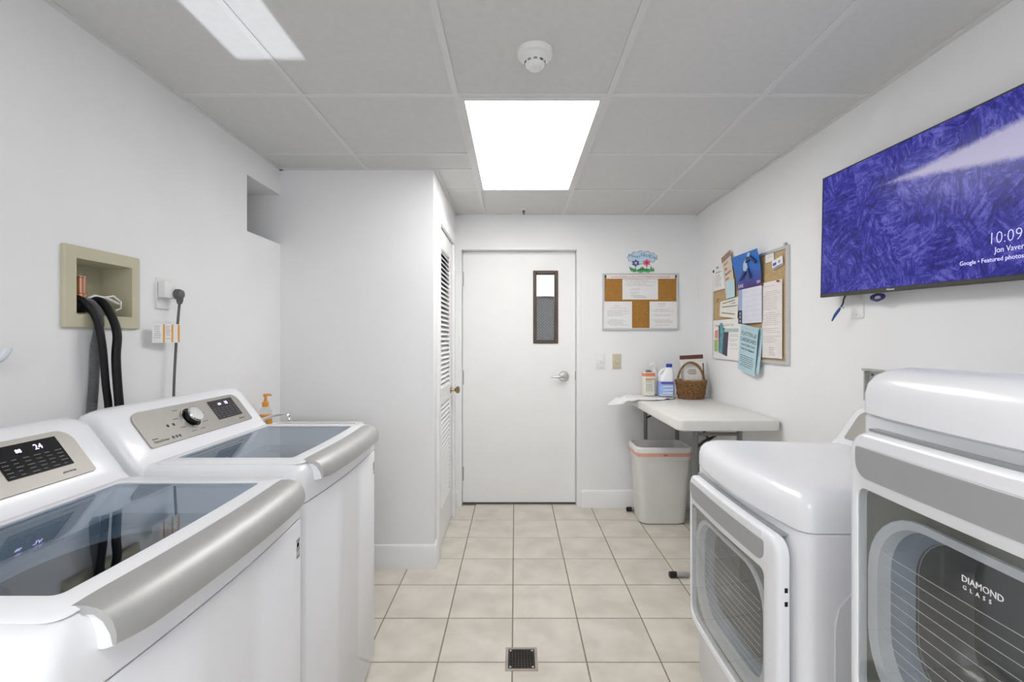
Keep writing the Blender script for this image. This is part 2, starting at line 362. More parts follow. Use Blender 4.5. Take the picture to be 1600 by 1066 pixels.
mk('knob', G().lathe([(.026, 0), (.026, .004), (.012, .007), (.009, .03), (.016, .036), (.025, .046), (.027, .056), (.02, .065), (.004, .068)], 24, ax='x'), BRASS, d2, T(-.002, 3.475, .958))
for z in (1.83, 1.07, .36):
    mk('hinge', G().tube([(0, 0, -.045), (0, 0, .045)], .006, 8), STEEL, d2, T(.004, 2.908, z))

# ------------------------------------------------------------------ ceiling fixtures
DIFF = bpy.data.materials.new('light_diffuser'); DIFF.use_nodes = True; nt = DIFF.node_tree; b = nt.nodes['Principled BSDF']
b.inputs['Base Color'].default_value = (.85, .85, .83, 1); b.inputs['Roughness'].default_value = .5
tc = nt.nodes.new('ShaderNodeTexCoord'); sp = nt.nodes.new('ShaderNodeSeparateXYZ'); nt.links.new(tc.outputs['Object'], sp.inputs[0])
sn = nt.nodes.new('ShaderNodeMath'); sn.operation = 'MULTIPLY'; sn.inputs[1].default_value = 22.0; nt.links.new(sp.outputs[0], sn.inputs[0])
cs = nt.nodes.new('ShaderNodeMath'); cs.operation = 'SINE'; nt.links.new(sn.outputs[0], cs.inputs[0])
mr = nt.nodes.new('ShaderNodeMapRange'); mr.inputs[1].default_value = -1; mr.inputs[2].default_value = 1; mr.inputs[3].default_value = LAMP * .85; mr.inputs[4].default_value = LAMP * 1.1; nt.links.new(cs.outputs[0], mr.inputs[0])
b.inputs['Emission Color'].default_value = (1, .985, .965, 1); nt.links.new(mr.outputs[0], b.inputs['Emission Strength'])
for yc, lab in ((2.521, 'lit recessed fluorescent ceiling light panel in front of the entry door'), (-.528, 'recessed fluorescent ceiling light panel overhead behind the viewer')):
    lt = thing('ceiling_light', lab, 'ceiling light', T(.07, yc, CEIL))
    o_ = rrect(-.298, .298, -.597, .597, .002, 1, 1); i_ = rrect(-.277, .277, -.578, .578, .002, 1, 1)
    mk('frame', G().loft([[(*p, .010) for p in o_], [(*p, -.004) for p in o_], [(*p, -.005) for p in i_], [(*p, .010) for p in i_]], closed=True), TEE, lt, smooth=False)
    mk('diffuser', G().box((-.277, -.578, .003), (.277, .578, .006)), DIFF, lt, smooth=False)
sd = thing('smoke_detector', 'round white smoke detector on the ceiling in front of the light panel', 'smoke detector', T(.068, 1.626, CEIL + .005))
mk('base', G().lathe([(.062, 0), (.062, -.012), (.058, -.018), (.05, -.02)], 36), WPLAST, sd)
mk('sensor_head', G().lathe([(.046, -.018), (.044, -.028), (.036, -.034), (.034, -.046), (.028, -.052), (.022, -.054), (.021, -.060), (.004, -.062)], 32), WPLAST, sd)
for k in range(10):
    a = 2 * PI * k / 10; mk('vent_slot', G().box((-.006, -.002, -.003), (.006, .002, .003)), MIDGREY if k % 3 else DKGREY, sd, Matrix.Rotation(a, 4, 'Z') @ T(0, .0345, -.041), smooth=False)
sk = thing('sprinkler_head', 'small chrome fire sprinkler head at the ceiling by the far wall', 'sprinkler', T(.065, 3.60, CEIL + .005))
mk('escutcheon', G().lathe([(.03, 0), (.03, -.004), (.012, -.010)], 24), TEE, sk)
mk('nozzle', G().lathe([(.009, -.008), (.009, -.022), (.004, -.026), (.004, -.034), (.013, -.035), (.013, -.037)], 12), DKGREY, sk)

# ------------------------------------------------------------------ washers
W2 = .343
def bowf(b, xb, xf):
    def f(x, y, z): return (x + b * (1 - (y / W2) ** 2) * max(0, min(1, (x - xb) / (xf - xb))), y, z)
    return f
def slopeM(p0, p1):
    d = Vector((p1[0] - p0[0], 0, p1[1] - p0[1])).normalized()
    return fr((p0[0], 0, p0[1]), (0, 1, 0), d)
def console(t, prof, m, ymax=W2):
    zb = min(z for x, z in prof); xc = sum(x for x, z in prof) / len(prof)
    rings = []
    st = [(-1, .86), (-.987, .93), (-.955, .975), (-.89, .995), (-.8, 1), (.8, 1), (.89, .995), (.955, .975), (.987, .93), (1, .86)]
    for y, s in st: rings.append([(xc + (x - xc) * (.5 + .5 * s), y * ymax, zb + (z - zb) * s) for x, z in prof])
    return mk('console', G().loft(rings), m, t, ang=50)
def washer(label, X0, Yc, digits):
    t = thing('washing_machine', label, 'washing machine', T(X0, Yc, 0), 'top-load washing machines')
    BW = .018; f = bowf(BW, -.3, 0)
    def ring(z, ins=0): return [(*p, z) for p in rrect(-.63 + ins * .3, 0 - ins, -W2 + ins, W2 - ins, .028, 5, 10)]
    cb = mk('cabinet', G().loft([ring(.03, .006), ring(.04), ring(.866), ring(.872, .004)]).deform(f), WHITE, t)
    for sx in (-.56, -.06):
        for sy in (-.28, .28): mk('foot', G().lathe([(.025, 0), (.025, .012), (.012, .014), (.012, .032)], 14), BLACK, t, T(sx, sy, 0))
    gl0, gl1, gy_ = -.405, -.072, .252
    hole = lambda z, e=0: [(*p, z) for p in rrect(gl0 - e, gl1 + e, -gy_ - e, gy_ + e, .012, 5, 10)]
    mk('top_cover', G().loft([ring(.875, .003), ring(.879), ring(.925), ring(.950, .003), ring(.966, .010), ring(.975, .022), ring(.979, .036), hole(.979), hole(.90)], True, False).deform(f), WHITE, t)
    tb = mk('tub', G().loft([hole(.91, .0), hole(.89, -.01)], False, True).deform(f), mat('tub_grey', (.30, .34, .38), .5), t)
    mk('tub_ring', G().lathe([(.20, .0), (.215, .008), (.228, .0)], 40, sx=.7), MIDGREY, tb, T(-.235, 0, .893))
    mk('lid_frame', G().loft([[(*p, .9785) for p in rrect(-.432, -.02, -.306, .306, .02, 5, 10)], [(*p, .980) for p in rrect(-.432, -.02, -.306, .306, .02, 5, 10)], [(*p, .984) for p in rrect(-.426, -.026, -.300, .300, .018, 5, 10)], hole(.984), hole(.977)], closed=True).deform(f), WHITE, t)
    mk('lid_glass', G().loft([hole(.977), hole(.982)]).deform(f), LIDGLASS, t)
    # curved silver lid handle
    sec = [(-.028, .9865), (-.008, .9855), (.010, .981), (.024, .972), (.033, .958), (.038, .942), (.0375, .931), (.032, .928), (.028, .944), (.018, .962), (.004, .974), (-.028, .9795)]
    rings = []
    for k in range(-14, 15):
        y = .276 * k / 14; e = abs(k) / 14; c = .016 * (1 - (y / .3) ** 2); q = max(0, (e - .80) / .20) ** 2
        rings.append([(-.028 + c * .9 + (x + .028) * (1 - .10 * q), y, z + q * .006 * (x - .01) / .03 * (1 if z < .985 else .3)) for x, z in sec])
    mk('lid_handle', G().loft(rings), SILVER, t, ang=45)
    lf = [(-.028, .9793), (.004, .9738), (.0178, .9618), (.0276, .944), (.027, .931), (.012, .926), (-.03, .926)]
    mk('lid_front', G().loft([[(-.028 + .0144 * (1 - (.273 * k / 14 / .3) ** 2) + (x + .028), .273 * k / 14, z) for x, z in lf] for k in range(-14, 15)]), WHITE, t)
    prof = [(-.428, .965), (-.440, .977), (-.458, .992), (-.470, 1.010), (-.548, 1.114), (-.562, 1.127), (-.588, 1.133), (-.615, 1.124), (-.632, 1.10), (-.640, 1.05), (-.640, .86), (-.428, .86)]
    console(t, prof, WHITE)
    S = slopeM((-.470, 1.010), (-.548, 1.114)) @ T(0, 0, .0005)
    pn = mk('control_panel', G().prism(rrect(-.262, .262, .001, .124, [.006, .034, .034, .006], 6, 2), -.002, .004), PANEL, t, S, ang=30)
    dp = mk('display', G().prism(rrect(.078, .222, .032, .111, .002, 2, 1), .004, .0052), BLACKG, pn)
    # rim line
    kn = mk('dial', G().lathe([(.036, .004), (.036, .007), (.033, .0075), (.029, .008), (.0275, .026)], 32), BLACKG, pn, T(-.045, .066, 0))
    mk('dial_cap', G().lathe([(.0277, .024), (.0277, .028), (.0255, .031), (.004, .0315)], 32), CHROME, kn)
    mk('dial_ring', G().lathe([(.0355, .004), (.0355, .009), (.0375, .009), (.0375, .004)], 32), CHROME, kn)
    big, small = digits
    text('lit_digits', big, .019, LIT, dp, T(.164, .088, .0056)); text('lit_digits', small, .013, LIT, dp, T(.124, .089, .0056))
    g = G(); rd = random.Random(3)
    for i in range(6):
        for j in range(5):
            x = .083 + i * .0235; y = .038 + j * .0092
            g.box((x, y, .0052), (x + rd.uniform(.008, .017), y + .0013, .0056))
    o = mk('display_legend', g, mat('legend_grey', (.20, .20, .22), .6), dp, smooth=False); o['kind'] = 'stuff'
    g = G()
    for a in range(0, 360, 40):
        if a in (80,): continue
        x, y = -.045 + .064 * math.cos(R(a + 10)), .066 + .05 * math.sin(R(a + 10)); g.box((x - .012, y - .001, .004), (x + .012, y + .001, .0044))
    o = mk('cycle_legend', g, PRINT, pn, smooth=False); o['kind'] = 'stuff'
    text('lettering', 'Inverter', .007, PRINT, pn, T(-.243, .024, .0043)); text('lettering', 'DirectDrive', .012, PRINT, pn, T(-.243, .012, .0043))
    for k, x in enumerate((-.165, -.150, -.136)):
        mk('icon', G().lathe([(.0052, 0), (.0052, .0004)], 16), PRINT, pn, T(x, .0165, .004))
    for k, x in enumerate((-.155, -.130)):
        mk('touch_icon', G().lathe([(.0052, 0), (.0052, .0004), (.004, .0004), (.004, 0)], 16), PRINT, pn, T(x, .058, .004))
    text('lettering', '6MOTION', .007, PRINT, pn, T(.185, .014, .0043))
    em = mk('badge', G().box((0, -.0125, -.024), (.0015, .0125, .024), .0006, 1), MIDGREY, t, T(.0035, .297, .805), smooth=False)
    mk('badge_ring', G().lathe([(.0085, .0015), (.0085, .0022), (.0068, .0022), (.0068, .0015)], 20, ax='x'), WPRINT, em, T(0, 0, .009))
    text('lettering', 'LG', .014, WPRINT, em, fr((.0018, -.0085, -.016), (0, 1, 0), (0, 0, 1)))
    return t
washer('white top-load washing machine nearest the viewer, its display reading 24', -.55, .89, ('24', '88'))
washer('white top-load washing machine with chrome dial standing before the closet wall', -.583, 1.633, ('18', '188'))

# ------------------------------------------------------------------ dryers
def dryer(label, Yc, zoff, top, drop, lettering):
    t = thing('tumble_dryer', label, 'dryer', T(.715, Yc, zoff) @ Matrix.Rotation(PI, 4, 'Z'), 'front-load dryers')
    f = bowf(.018, -.3, 0); f2 = bowf(.034, -.3, 0)
    def ring(z, ins=0): return [(*p, z) for p in rrect(-.665 + ins * .5, 0 - ins, -W2 + ins, W2 - ins, .03, 5, 10)]
    cb = mk('cabinet', G().loft([ring(.03, .006), ring(.04), ring(.841), ring(.845, .004)]).deform(f), WHITE, t)
    cut(cb, G().prism(rrect(-.278, .250, .305, .705, .13, 6, 2), -.40, .1, 'x'))
    for sx in (-.60, -.06):
        for sy in (-.28, .28): mk('foot', G().lathe([(.025, 0), (.025, .012), (.012, .014), (.012, .032)], 14), BLACK, t, T(sx, sy, 0))
    for sgn in (1, -1):
        mk('side_emboss', G().tube([(-.50, 0, .10), (-.10, 0, .10), (-.075, 0, .125), (-.075, 0, .62), (-.085, 0, .665), (-.115, 0, .70), (-.16, 0, .715), (-.50, 0, .715)], .0028, 6), WHITE, t, T(0, sgn * W2, 0))
    H = top - .849
    rs = [ring(.846, .004), ring(.849)] + [ring(.849 + H * a, b) for a, b in ((.40, 0), (.62, .004), (.80, .014), (.92, .030), (.98, .050), (1.0, .085))]
    def f3(x, y, z):
        x, y, z = f2(x, y, z); k = max(0, (z - .849) / H)
        return (x, y, z - k * drop * max(0, min(1, (-x - .06) / .45)))
    mk('top_cover', G().loft(rs).deform(f3), WHITE, t)
    zt = top - drop
    prof = [(-.505, zt - .03), (-.520, zt), (-.535, zt + .012), (-.610, zt + .125), (-.625, zt + .135), (-.645, zt + .13), (-.658, zt + .11), (-.662, zt + .05), (-.662, zt - .03)]
    console(t, prof, WHITE)
    S = slopeM((-.535, zt + .012), (-.610, zt + .125)); pn = mk('control_panel', G().prism(rrect(-.29, .29, .006, .130, [.006, .034, .034, .006], 6, 2), -.002, .004), PANEL, t, S)
    mk('display', G().prism(rrect(.078, .222, .035, .115, .002, 2, 1), .004, .0052), BLACKG, pn)
    kn = mk('dial', G().lathe([(.036, .004), (.033, .0075), (.0275, .026)], 32), BLACKG, pn, T(-.045, .07, 0)); mk('dial_cap', G().lathe([(.0277, .024), (.0277, .028), (.0255, .031), (.004, .0315)], 32), CHROME, kn)
    # door (x out, y, z)
    fd = bowf(.014, 0, .02); fb = lambda x, y, z: (x + .012 * (1 - (y / W2) ** 2), y, z)
    g0, g1, z0, z1 = -.283, .243, .300, .712
    def dr(x, i): return [(x, *p) for p in rrect(-.308 + i, .308 - i,   .262 + i, .818 - i, [.05 - i, .045 - i, .045 - i, .05 - i], 6, 10)]
    def op(x, e=0): return [(x, *p) for p in rrect(g0 - e, g1 + e, z0 - e, z1 + e, [.04, .022, .022, .04], 6, 10)]
    dm = mk('door', G().loft([dr(.012, .004), dr(.016, 0), dr(.034, 0), dr(.040, .003), dr(.0435, .010), dr(.0445, .018), op(.0445, .004), op(.042), op(.012)], closed=True).deform(fb), WHITE, t, ang=45)
    def strip(name, ya, yb, zb, zt, x0, x1, rb, rt, m, par):
        rings = []; N = 40
        for k in range(N + 1):
            y = ya + (yb - ya) * (.5 - .5 * math.cos(PI * k / N)); d = min(y - ya, yb - y)
            cb_ = lambda q: 0 if d >= q else q - math.sqrt(max(0, q * q - (q - d) ** 2))
            lo, hi = zb + cb_(rb), zt - cb_(rt); rings.append([(x0, y, lo), (x1, y, lo), (x1, y, hi), (x0, y, hi)])
        return mk(name, G().loft(rings).deform(fb), m, par, ang=30)
    strip('door_band', -.284, .246, .733, .790, .040, .0462, .03, .006, SILVP, dm)
    strip('groove_shade', -.285, .285, .8182, .8235, .0, .019, .002, .002, MIDGREY, dm)  # grey strip painted in for the shadow gap above the door
    strip('handle_lip', -.275, .240, .793, .812, .040, .0452, .004, .006, WHITE, dm)
    gp = strip('door_glass', g0 + .0005, g1 - .0005, z0 + .0005, z1 - .0005, .036, .0405, .04, .022, DOORGLASS, dm)
    def rg(x, e, r): return [(x, *p) for p in rrect(-.274 + e, .240 - e, .315 + e, .690 - e * .6, r, 8, 10)]
    mk('inner_panel', G().loft([op(.020, .008), op(.024, .008), rg(.024, .004, .13), rg(.020, .004, .13)], closed=True).deform(fb), OLIVE, dm)
    mk('inner_ring', G().loft([rg(.020, 0, .13), rg(.030, .003, .13), rg(.028, .026, .11), rg(.006, .030, .11)]  , False, False).deform(fb), LTGREY, dm)
    mk('bowl_rim', G().loft([rg(.008, .028, .11), rg(-.022, .036, .10), rg(-.024, .058, .09)], False, False).deform(fb), mat('bowl_rim_blue', (.34, .40, .48), .25), dm)
    bl = mk('inner_bowl', G().loft([rg(-.020, .056, .09), rg(-.070, .064, .08), rg(-.10, .085, .06)], False, True).deform(fb), mat('bowl_grey', (.13, .135, .14), .12), dm)
    g = G()
    for k in range(15):
        for q in range(12):
            ya = g0 + .055 + q * .0365; g.box((.0335, ya, .605 - k * .0200), (.0345, ya + .0365, .6058 - k * .0200))
    o = mk('glass_lines', g.deform(fb), mat('frit_line', (.75, .75, .75), .6), gp, smooth=False); o['kind'] = 'stuff'
    if lettering:
        text('lettering', 'DIAMOND', .0135, WPRINT, gp, fr((.0533, -.060, .640), (0, 1, 0), (0, 0, 1)), sx=.95)
        text('lettering', 'GLASS', .0085, WPRINT, gp, fr((.0533, -.058, .629), (0, 1, 0), (0, 0, 1)), space=2.1)
    for z in (.655, .69): mk('hinge_slot', G().box((.022, .3065, z - .006), (.030, .3088, z + .006)), BLACKG, dm, smooth=False)
    return t
dryer('white front-load dryer with silver door band standing beside the folding table', 1.5125, 0, .947, .012, False)
dryer('white raised front-load dryer nearest the viewer, DIAMOND GLASS on its door',   .6425, .332, .944, .032, True)
pd = thing('laundry_pedestal', 'white drawer pedestal beneath the raised dryer', 'pedestal', T(.715, .6425, 0) @ Matrix.Rotation(PI, 4, 'Z'))
mk('body', G().loft([[(*p, z) for p in rrect(-.66, 0, -W2, W2, .02, 4, 4)] for z in (.02, .332)]), WHITE, pd)
dw = mk('drawer', G().box((-.01, -.33, .04), (.02, .33, .312), .006), WHITE, pd); mk('handle', G().box((.018, -.28, .285), (.03, .28, .30), .004), SILVP, dw)
for sx in (-.58, -.08):
    for sy in (-.27, .27): mk('foot', G().lathe([(.022, 0), (.022, .021)], 12), BLACK, pd, T(sx, sy, 0))

# ------------------------------------------------------------------ laundry outlet box and hoses on the left wall
lb = thing('laundry_outlet_box', 'cream recessed laundry outlet box in the left wall holding hoses', 'outlet box', onleft(1.566, 1.365))
o_ = rrect(-.144, .144, 0, .255, .006, 3, 1); i_ = rrect(-.104, .108, .042, .216, .003, 3, 1)
mk('frame', G().loft([[(*p, .0005) for p in o_], [(*p, .010) for p in o_], [(*p, .013) for p in rrect(-.141, .141, .003, .252, .006, 3, 1)], [(*p, .012) for p in i_], [(*p, -.002) for p in i_]], closed=True), CREAM, lb, ang=25)
mk('recess', G().loft([[(*p, 0) for p in i_], [(*p, -.100) for p in rrect(-.100, .104, .046, .212, .003, 3, 1)]], False, True), CREAM, lb)
COPPER = mat('copper', (.72, .38, .25), .25, metal=1, var=.05)
mk('hammer_arrester', G().lathe([(.010, -.005), (.018, -.003), (.018, .008), (.0145, .010), (.0145, .060), (.016, .062), (.016, .066), (.008, .067)], 20, ax='y'), COPPER, lb, T(-.041, .102, -.035))
vv = mk('valve', G().lathe([(.019, 0), (.019, .03), (.014, .034), (.014, .046)], 16, ax='y'), BRASS, lb, T(-.041, .050, -.035))
mk('valve_lever', G().tube([(-.03, .092, -.03), (-.005, .108, -.022), (.04, .104, -.02), (.09, .088, -.02)], .0042, 8), WPLAST, lb)
mk('valve_body', G().box((-.095, .050, -.055), (.005, .092, -.015), .006), BLACK, lb)
mk('cable_tie', G().tube([(.0, .102, .0), (.03, .11, .012), (.055, .092, .016), (.06, .07, .012), (.045, .062, .006)], .003, 6), WPLAST, lb)
def hosepts(p, n=28):
    p = [Vector(q) for q in p]; out = []
    for i in range(len(p) - 1):
        a, b, c, d = p[max(i - 1, 0)], p[i], p[i + 1], p[min(i + 2, len(p) - 1)]
        for k in range(n):
            t = k / n; out.append(.5 * ((2 * b) + (c - a) * t + (2 * a - 5 * b + 4 * c - d) * t * t + (3 * b - a - 3 * c + d) * t ** 3))
    return out + [p[-1]]
ho = tag(mk('water_hose', G().tube(hosepts([(-1.42, 1.478, 1.452), (-1.375, 1.493, 1.457), (-1.338, 1.508, 1.405), (-1.317, 1.509, 1.32), (-1.316, 1.522, 1.186), (-1.316, 1.534, 1.09), (-1.295, 1.52, .85), (-1.265, 1.51, .55)], 12), .0105, 12), mat('hose_rubber', (.006, .006, .007), .5, spec=.3)), 'smooth black water hose curving out of the left of the outlet box', 'hose', 'hoses behind the far washer')
tag(mk('water_hose', G().tube(hosepts([(-1.42, 1.555, 1.442), (-1.370, 1.562, 1.456), (-1.328, 1.558, 1.405), (-1.302, 1.549, 1.345), (-1.296, 1.538, 1.26), (-1.291, 1.546, 1.10), (-1.285, 1.57, .85), (-1.265, 1.59, .55)], 12), .0125, 12), MATS['hose_rubber']), 'thick smooth black hose at the right of the outlet box', 'hose', 'hoses behind the far washer')
pts = hosepts([(-1.43, 1.515, 1.425), (-1.375, 1.527, 1.448), (-1.345, 1.530, 1.39), (-1.3505, 1.524, 1.30), (-1.3505, 1.518, 1.186), (-1.3505, 1.508, 1.08), (-1.3505, 1.48, .85), (-1.345, 1.46, .55)], 44)
tag(mk('drain_hose', G().tube(pts, [.0145 if i % 2 else .0122 for i in range(len(pts))], 12), mat('corrugated_hose', (.16, .165, .17), .45, var=.08)), 'grey corrugated drain hose hanging between the black hoses', 'hose', 'hoses behind the far washer')
# power outlet, adapter, cord
ot = thing('wall_outlet', 'white wall outlet with plug-in adapter beside the laundry box', 'outlet', onleft(1.835, 1.506))
mk('plate', plate(.074, .118, .006, .004), WPLAST, ot)
mk('adapter', G().box((-.034, -.018, .006), (.034, .046, .034), .005), WPLAST, ot)
mk('adapter_socket', G().lathe([(.014, .034), (.014, .0345)], 20), LTGREY, ot, T(.012, .012, 0))
pc = thing('power_cord', 'grey power cord with round plug hanging down the left wall', 'power cord', onleft(1.862, 1.506))
GREYC = mat('grey_cord', (.12, .12, .12), .5)
mk('plug', G().lathe([(.020, .0345), (.021, .045), (.017, .056), (.006, .058)], 22), GREYC, pc)
mk('plug_neck', G().tube([(.0, -.008, .046), (.002, -.024, .046), (.002, -.038, .045)], [.013, .012, .008], 12), GREYC, pc)
mk('cord', G().tube(hosepts([(.002, -.034, .045), (.001, -.12, .038), (-.006, -.25, .034), (-.017, -.39, .036), (-.02, -.55, .04), (-.02, -.9, .06)], 10), .0048, 10), GREYC, pc)
tg = mk('cord_tag', plate(.118, .072, .0008), PAPER, None, onleft(1.804, 1.352, -1.328) @ Matrix.Rotation(R(-10), 4, 'Y'), smooth=False); tag(tg, 'white paper tag with orange stripes on the grey cord', 'tag')
ORG = mat('orange_print', (.80, .36, .06), .7)
for x in (-.012, .024, .052): mk('stripe', G().box((x - .004, -.034, .0004), (x + .004, .034, .0012)), ORG, tg, smooth=False)
lines(tg, -.052, -.02, -.02, .03, 7, 5)
lines(tg, -.004, .018, -.03, .03, 9, 6, name='printed_panel')
# hook at the left edge
hk = thing('wall_hook', 'white plastic hook on the left wall above the nearest washer', 'hook', onleft(1.207, 1.275))
mk('back_plate', G().loft([[(*p, z) for p in rrect(-.026 + i, .026 - i, .0 + i, .075 - i, .024 - i, 6, 2)] for z, i in ((0, 0), (.008, 0), (.012, .006))]), LTGREY, hk)
mk('hook_arm', G().tube(hosepts([(0, .03, .008), (.0, .008, .022), (.006, .004, .044), (.012, .022, .056), (.014, .034, .058)], 6), [.012] * 12 + [.010] * 12 + [.006], 10), LTGREY, hk)

# ------------------------------------------------------------------ utility sink, faucet, soap behind the far washer
sn_ = thing('utility_sink', 'white utility sink hidden behind the far washer', 'sink', T(-1.10, 2.40, 0))
ro = lambda i, z: [(*p, z) for p in rrect(-.255 + i, .235 - i, -.29 + i, .29 - i, .03, 4, 2)]
mk('basin', G().loft([ro(.03, .50), ro(.0, .83), ro(-.008, .84), ro(-.008, .86), ro(.025, .86), ro(.05, .53)], True, True), WPLAST, sn_)
for sx in (-.2, .18):
    for sy in (-.23, .23): mk('leg', G().tube([(sx, sy, 0), (sx, sy, .52)], .016, 10), WPLAST, sn_)
fc = thing('faucet', 'chrome swivel faucet rising behind the far washer', 'faucet', T(-1.30, 2.33, .86))
mk('base', G().lathe([(.028, 0), (.028, .008), (.016, .014), (.014, .045), (.010, .05)], 18), CHROME, fc)
mk('spout', G().tube(hosepts([(0, 0, .03), (.01, .0, .055), (.08, .012, .082), (.145, .02, .097), (.168, .022, .094), (.176, .023, .078)], 6), .0078, 10), CHROME, fc)
mk('aerator', G().lathe([(.0095, 0), (.0115, -.004), (.0115, -.020), (.009, -.022)], 14), CHROME, fc, T(.177, .023, .082))
sb = thing('soap_dispenser', 'clear pump bottle of orange hand soap beside the faucet', 'soap bottle', T(-1.302, 2.47, .86))
OSOAP = mat('orange_soap', (.85, .36, .05), .3); 
mk('bottle', G().lathe([(.030, 0), (.034, .004), (.034, .075), (.030, .10), (.018, .118), (.013, .124)], 24, sx=1, sy=.75), glass('clear_plastic', (.93, .93, .92), .1, 1.3), sb)
mk('soap', G().lathe([(.029, .002), (.032, .005), (.032, .074), (.03, .076)], 24, sy=.72), OSOAP, sb)
pm = mk('pump', G().lathe([(.015, .118), (.016, .122), (.016, .142), (.008, .146), (.006, .168), (.011, .170), (.011, .182), (.006, .184)], 18), OSOAP, sb)
mk('nozzle', G().tube([(0, 0, .178), (.02, 0, .180), (.032, 0, .175)], [.007, .006, .004], 10), OSOAP, pm)
mk('label_sticker', G().box((-.015, -.0262, .03), (.012, -.0255, .06)), WPRINT, sb, smooth=False)

# ------------------------------------------------------------------ folding table
tb = thing('folding_table', 'white plastic folding table against the right wall and far corner', 'table', T(1.155, 3.14, 0))
ft = lambda z, i: [(*p, z) for p in rrect(-.278 + i, .278 - i, -.598 + i, .59 - i, .035, 6, 2)]
mk('tabletop', G().loft([ft(.835, .004), ft(.840, 0), ft(.882, 0), ft(.890, .003), ft(.894, .010)]), mat('table_plastic', (.76, .75, .72), .42, var=.02, scale=30, bump=.06, bscale=150), tb)
GLEG = mat('grey_leg', (.20, .20, .195), .4, metal=.4); 
for k, (yy, dark) in enumerate(((-.50, GLEG), (.515, GLEG))):
    for xx in (-.15, .095): mk('leg', G().tube([(xx, yy, .838), (xx, yy, .02)], .0145, 12), dark, tb)
    fb_ = mk('foot_bar', G().tube([(-.262, yy, .018), (.25, yy, .018)], .0135, 12), GALV, tb)
    for xx in (-.262, .25):
        s = -1 if xx < 0 else 1; mk('foot_cap', G().tube([(xx - s * .005, yy, .018), (xx + s * .03, yy, .018), (xx + s * .036, yy, .018)], [.0165, .0165, .012], 14), BLACK, fb_)
    s = 1 if yy < 0 else -1
    mk('crossbar', G().tube([(-.15, yy, .80), (.095, yy, .80)], .010, 10), dark, tb)
    mk('brace', G().tube([(-.028, yy, .80), (-.028, yy + s * .12, .74), (-.028, yy + s * .26, .83)], .008, 8), BLACK, tb)
    mk('brace', G().tube([(-.15, yy, .72), (-.09, yy + s * .03, .755), (-.028, yy + s * .06, .77)], .007, 8), BLACK, tb)

# ------------------------------------------------------------------ wastebasket
wb = thing('wastebasket', 'white plastic wastebasket with peach liner band under the folding table', 'wastebasket', T(1.062, 3.49, 0))
def wr(z, i): 
    s = z / .555; wx = .166 + .030 * s; wy = .105 + .030 * s
    return [(*p, z) for p in rrect(-wx + i, wx - i, -wy + i, wy - i, .055, 6, 3)]
mk('bin_body', G().loft([wr(0.002, .012), wr(.012, .002), wr(.05, 0), wr(.50, 0), wr(.505, -.004), wr(.545, -.005), wr(.555, -.002), wr(.555, .004), wr(.50, .006), wr(.02, .01)], True, True), mat('bin_plastic', (.74, .735, .71), .45, var=.015), wb)
mk('liner', G().loft([wr(.470, -.0025), wr(.51, -.0075), wr(.550, -.0085), wr(.560, -.004), wr(.560, .006), wr(.50, .009), wr(.40, .012)], False, False), mat('liner_film', (.80, .80, .79), .35, var=.02, bump=.5, bscale=40), wb)
bd = mk('liner_band', G().loft([wr(.497, -.0085), wr(.498, -.0098), wr(.521, -.0098), wr(.522, -.0085)], False, False), mat('peach_band', (.80, .42, .32), .5), wb)
mk('band_tab', G().box((-.012, -.149, .503), (.012, -.140, .512), .002), mat('red_tab', (.62, .16, .08), .5), wb, smooth=False)

# ------------------------------------------------------------------ things on the table
ZT = .894
g = G(); n, m_ = 40, 22; vv_ = []
for lay in (0, 1):
    gr = []
    for i in range(n + 1):
        row = []
        for j in range(m_ + 1):
            u, v = i / n, j / m_
            pu, pv = 2 * u - 1, 2 * v - 1; du_, dv_ = pu * math.sqrt(1 - .42 * pv * pv), pv * math.sqrt(1 - .42 * pu * pu); x = .935 + du_ * .240 + .012 * math.sin(v * 9); y = 3.515 + dv_ * .165 + .015 * math.sin(u * 8)
            h = noise.noise((u * 6, v * 5, 1.3)) * .022 + noise.noise((u * 14, v * 12, 4)) * .009
            ed = min(u, 1 - u, v, 1 - v); base = ZT + .004 + .030 * min(1, ed * 5) + max(0, h)
            if .18 < u: base = ZT + .005 + .008 * min(1, ed * 5) + max(0, h) * (.35 if .18 < u < .85 else .8)
            if x < .875: base -= max(0, .872 - x) * .30
            row.append(g.bm.verts.new((x, y, base - lay * .0022)))
        gr.append(row)
    vv_.append(gr)
for lay in (0, 1):
    for i in range(n):
        for j in range(m_): g.bm.faces.new((vv_[lay][i][j], vv_[lay][i + 1][j], vv_[lay][i + 1][j + 1], vv_[lay][i][j + 1]))
tag(mk('plastic_bag', g, mat('white_film', (.82, .82, .82), .3, var=.02, bump=.4, bscale=30)), 'crumpled white plastic bag hanging over the end of the table', 'plastic bag')
cn = thing('detergent_can', 'white canister with orange top and label next to the bleach', 'canister', T(.985, 3.50, ZT + .021))
RO = mat('red_orange_print', (.72, .22, .12), .5)
mk('body', G().loft([[(*p, z) for p in rrect(-.044 + i, .044 - i, -.03 + i, .03 - i, .018, 5, 2)] for z, i in ((0, .003), (.004, 0), (.165, 0), (.172, .006))]), mat('can_white', (.78, .74, .66), .4), cn)
mk('top_band', G().loft([[(*p, z) for p in rrect(-.0448, .0448, -.0308, .0308, .018, 5, 2)] for z in (.142, .166)]), RO, cn)
mk('lid', G().lathe([(.020, .172), (.022, .174), (.022, .180), (.012, .186), (.003, .187)], 20), DKGREY, cn)
o = lines(cn, -.03, .03, .02, .12, 9, 12, mat('green_print', (.30, .45, .33), .7)); o.matrix_local = fr((0, -.0304, 0), (1, 0, 0), (0, 0, 1))
mk('label_stripe', G().box((-.03, -.0316, .118), (.034, -.0305, .125)), RO, cn, smooth=False)
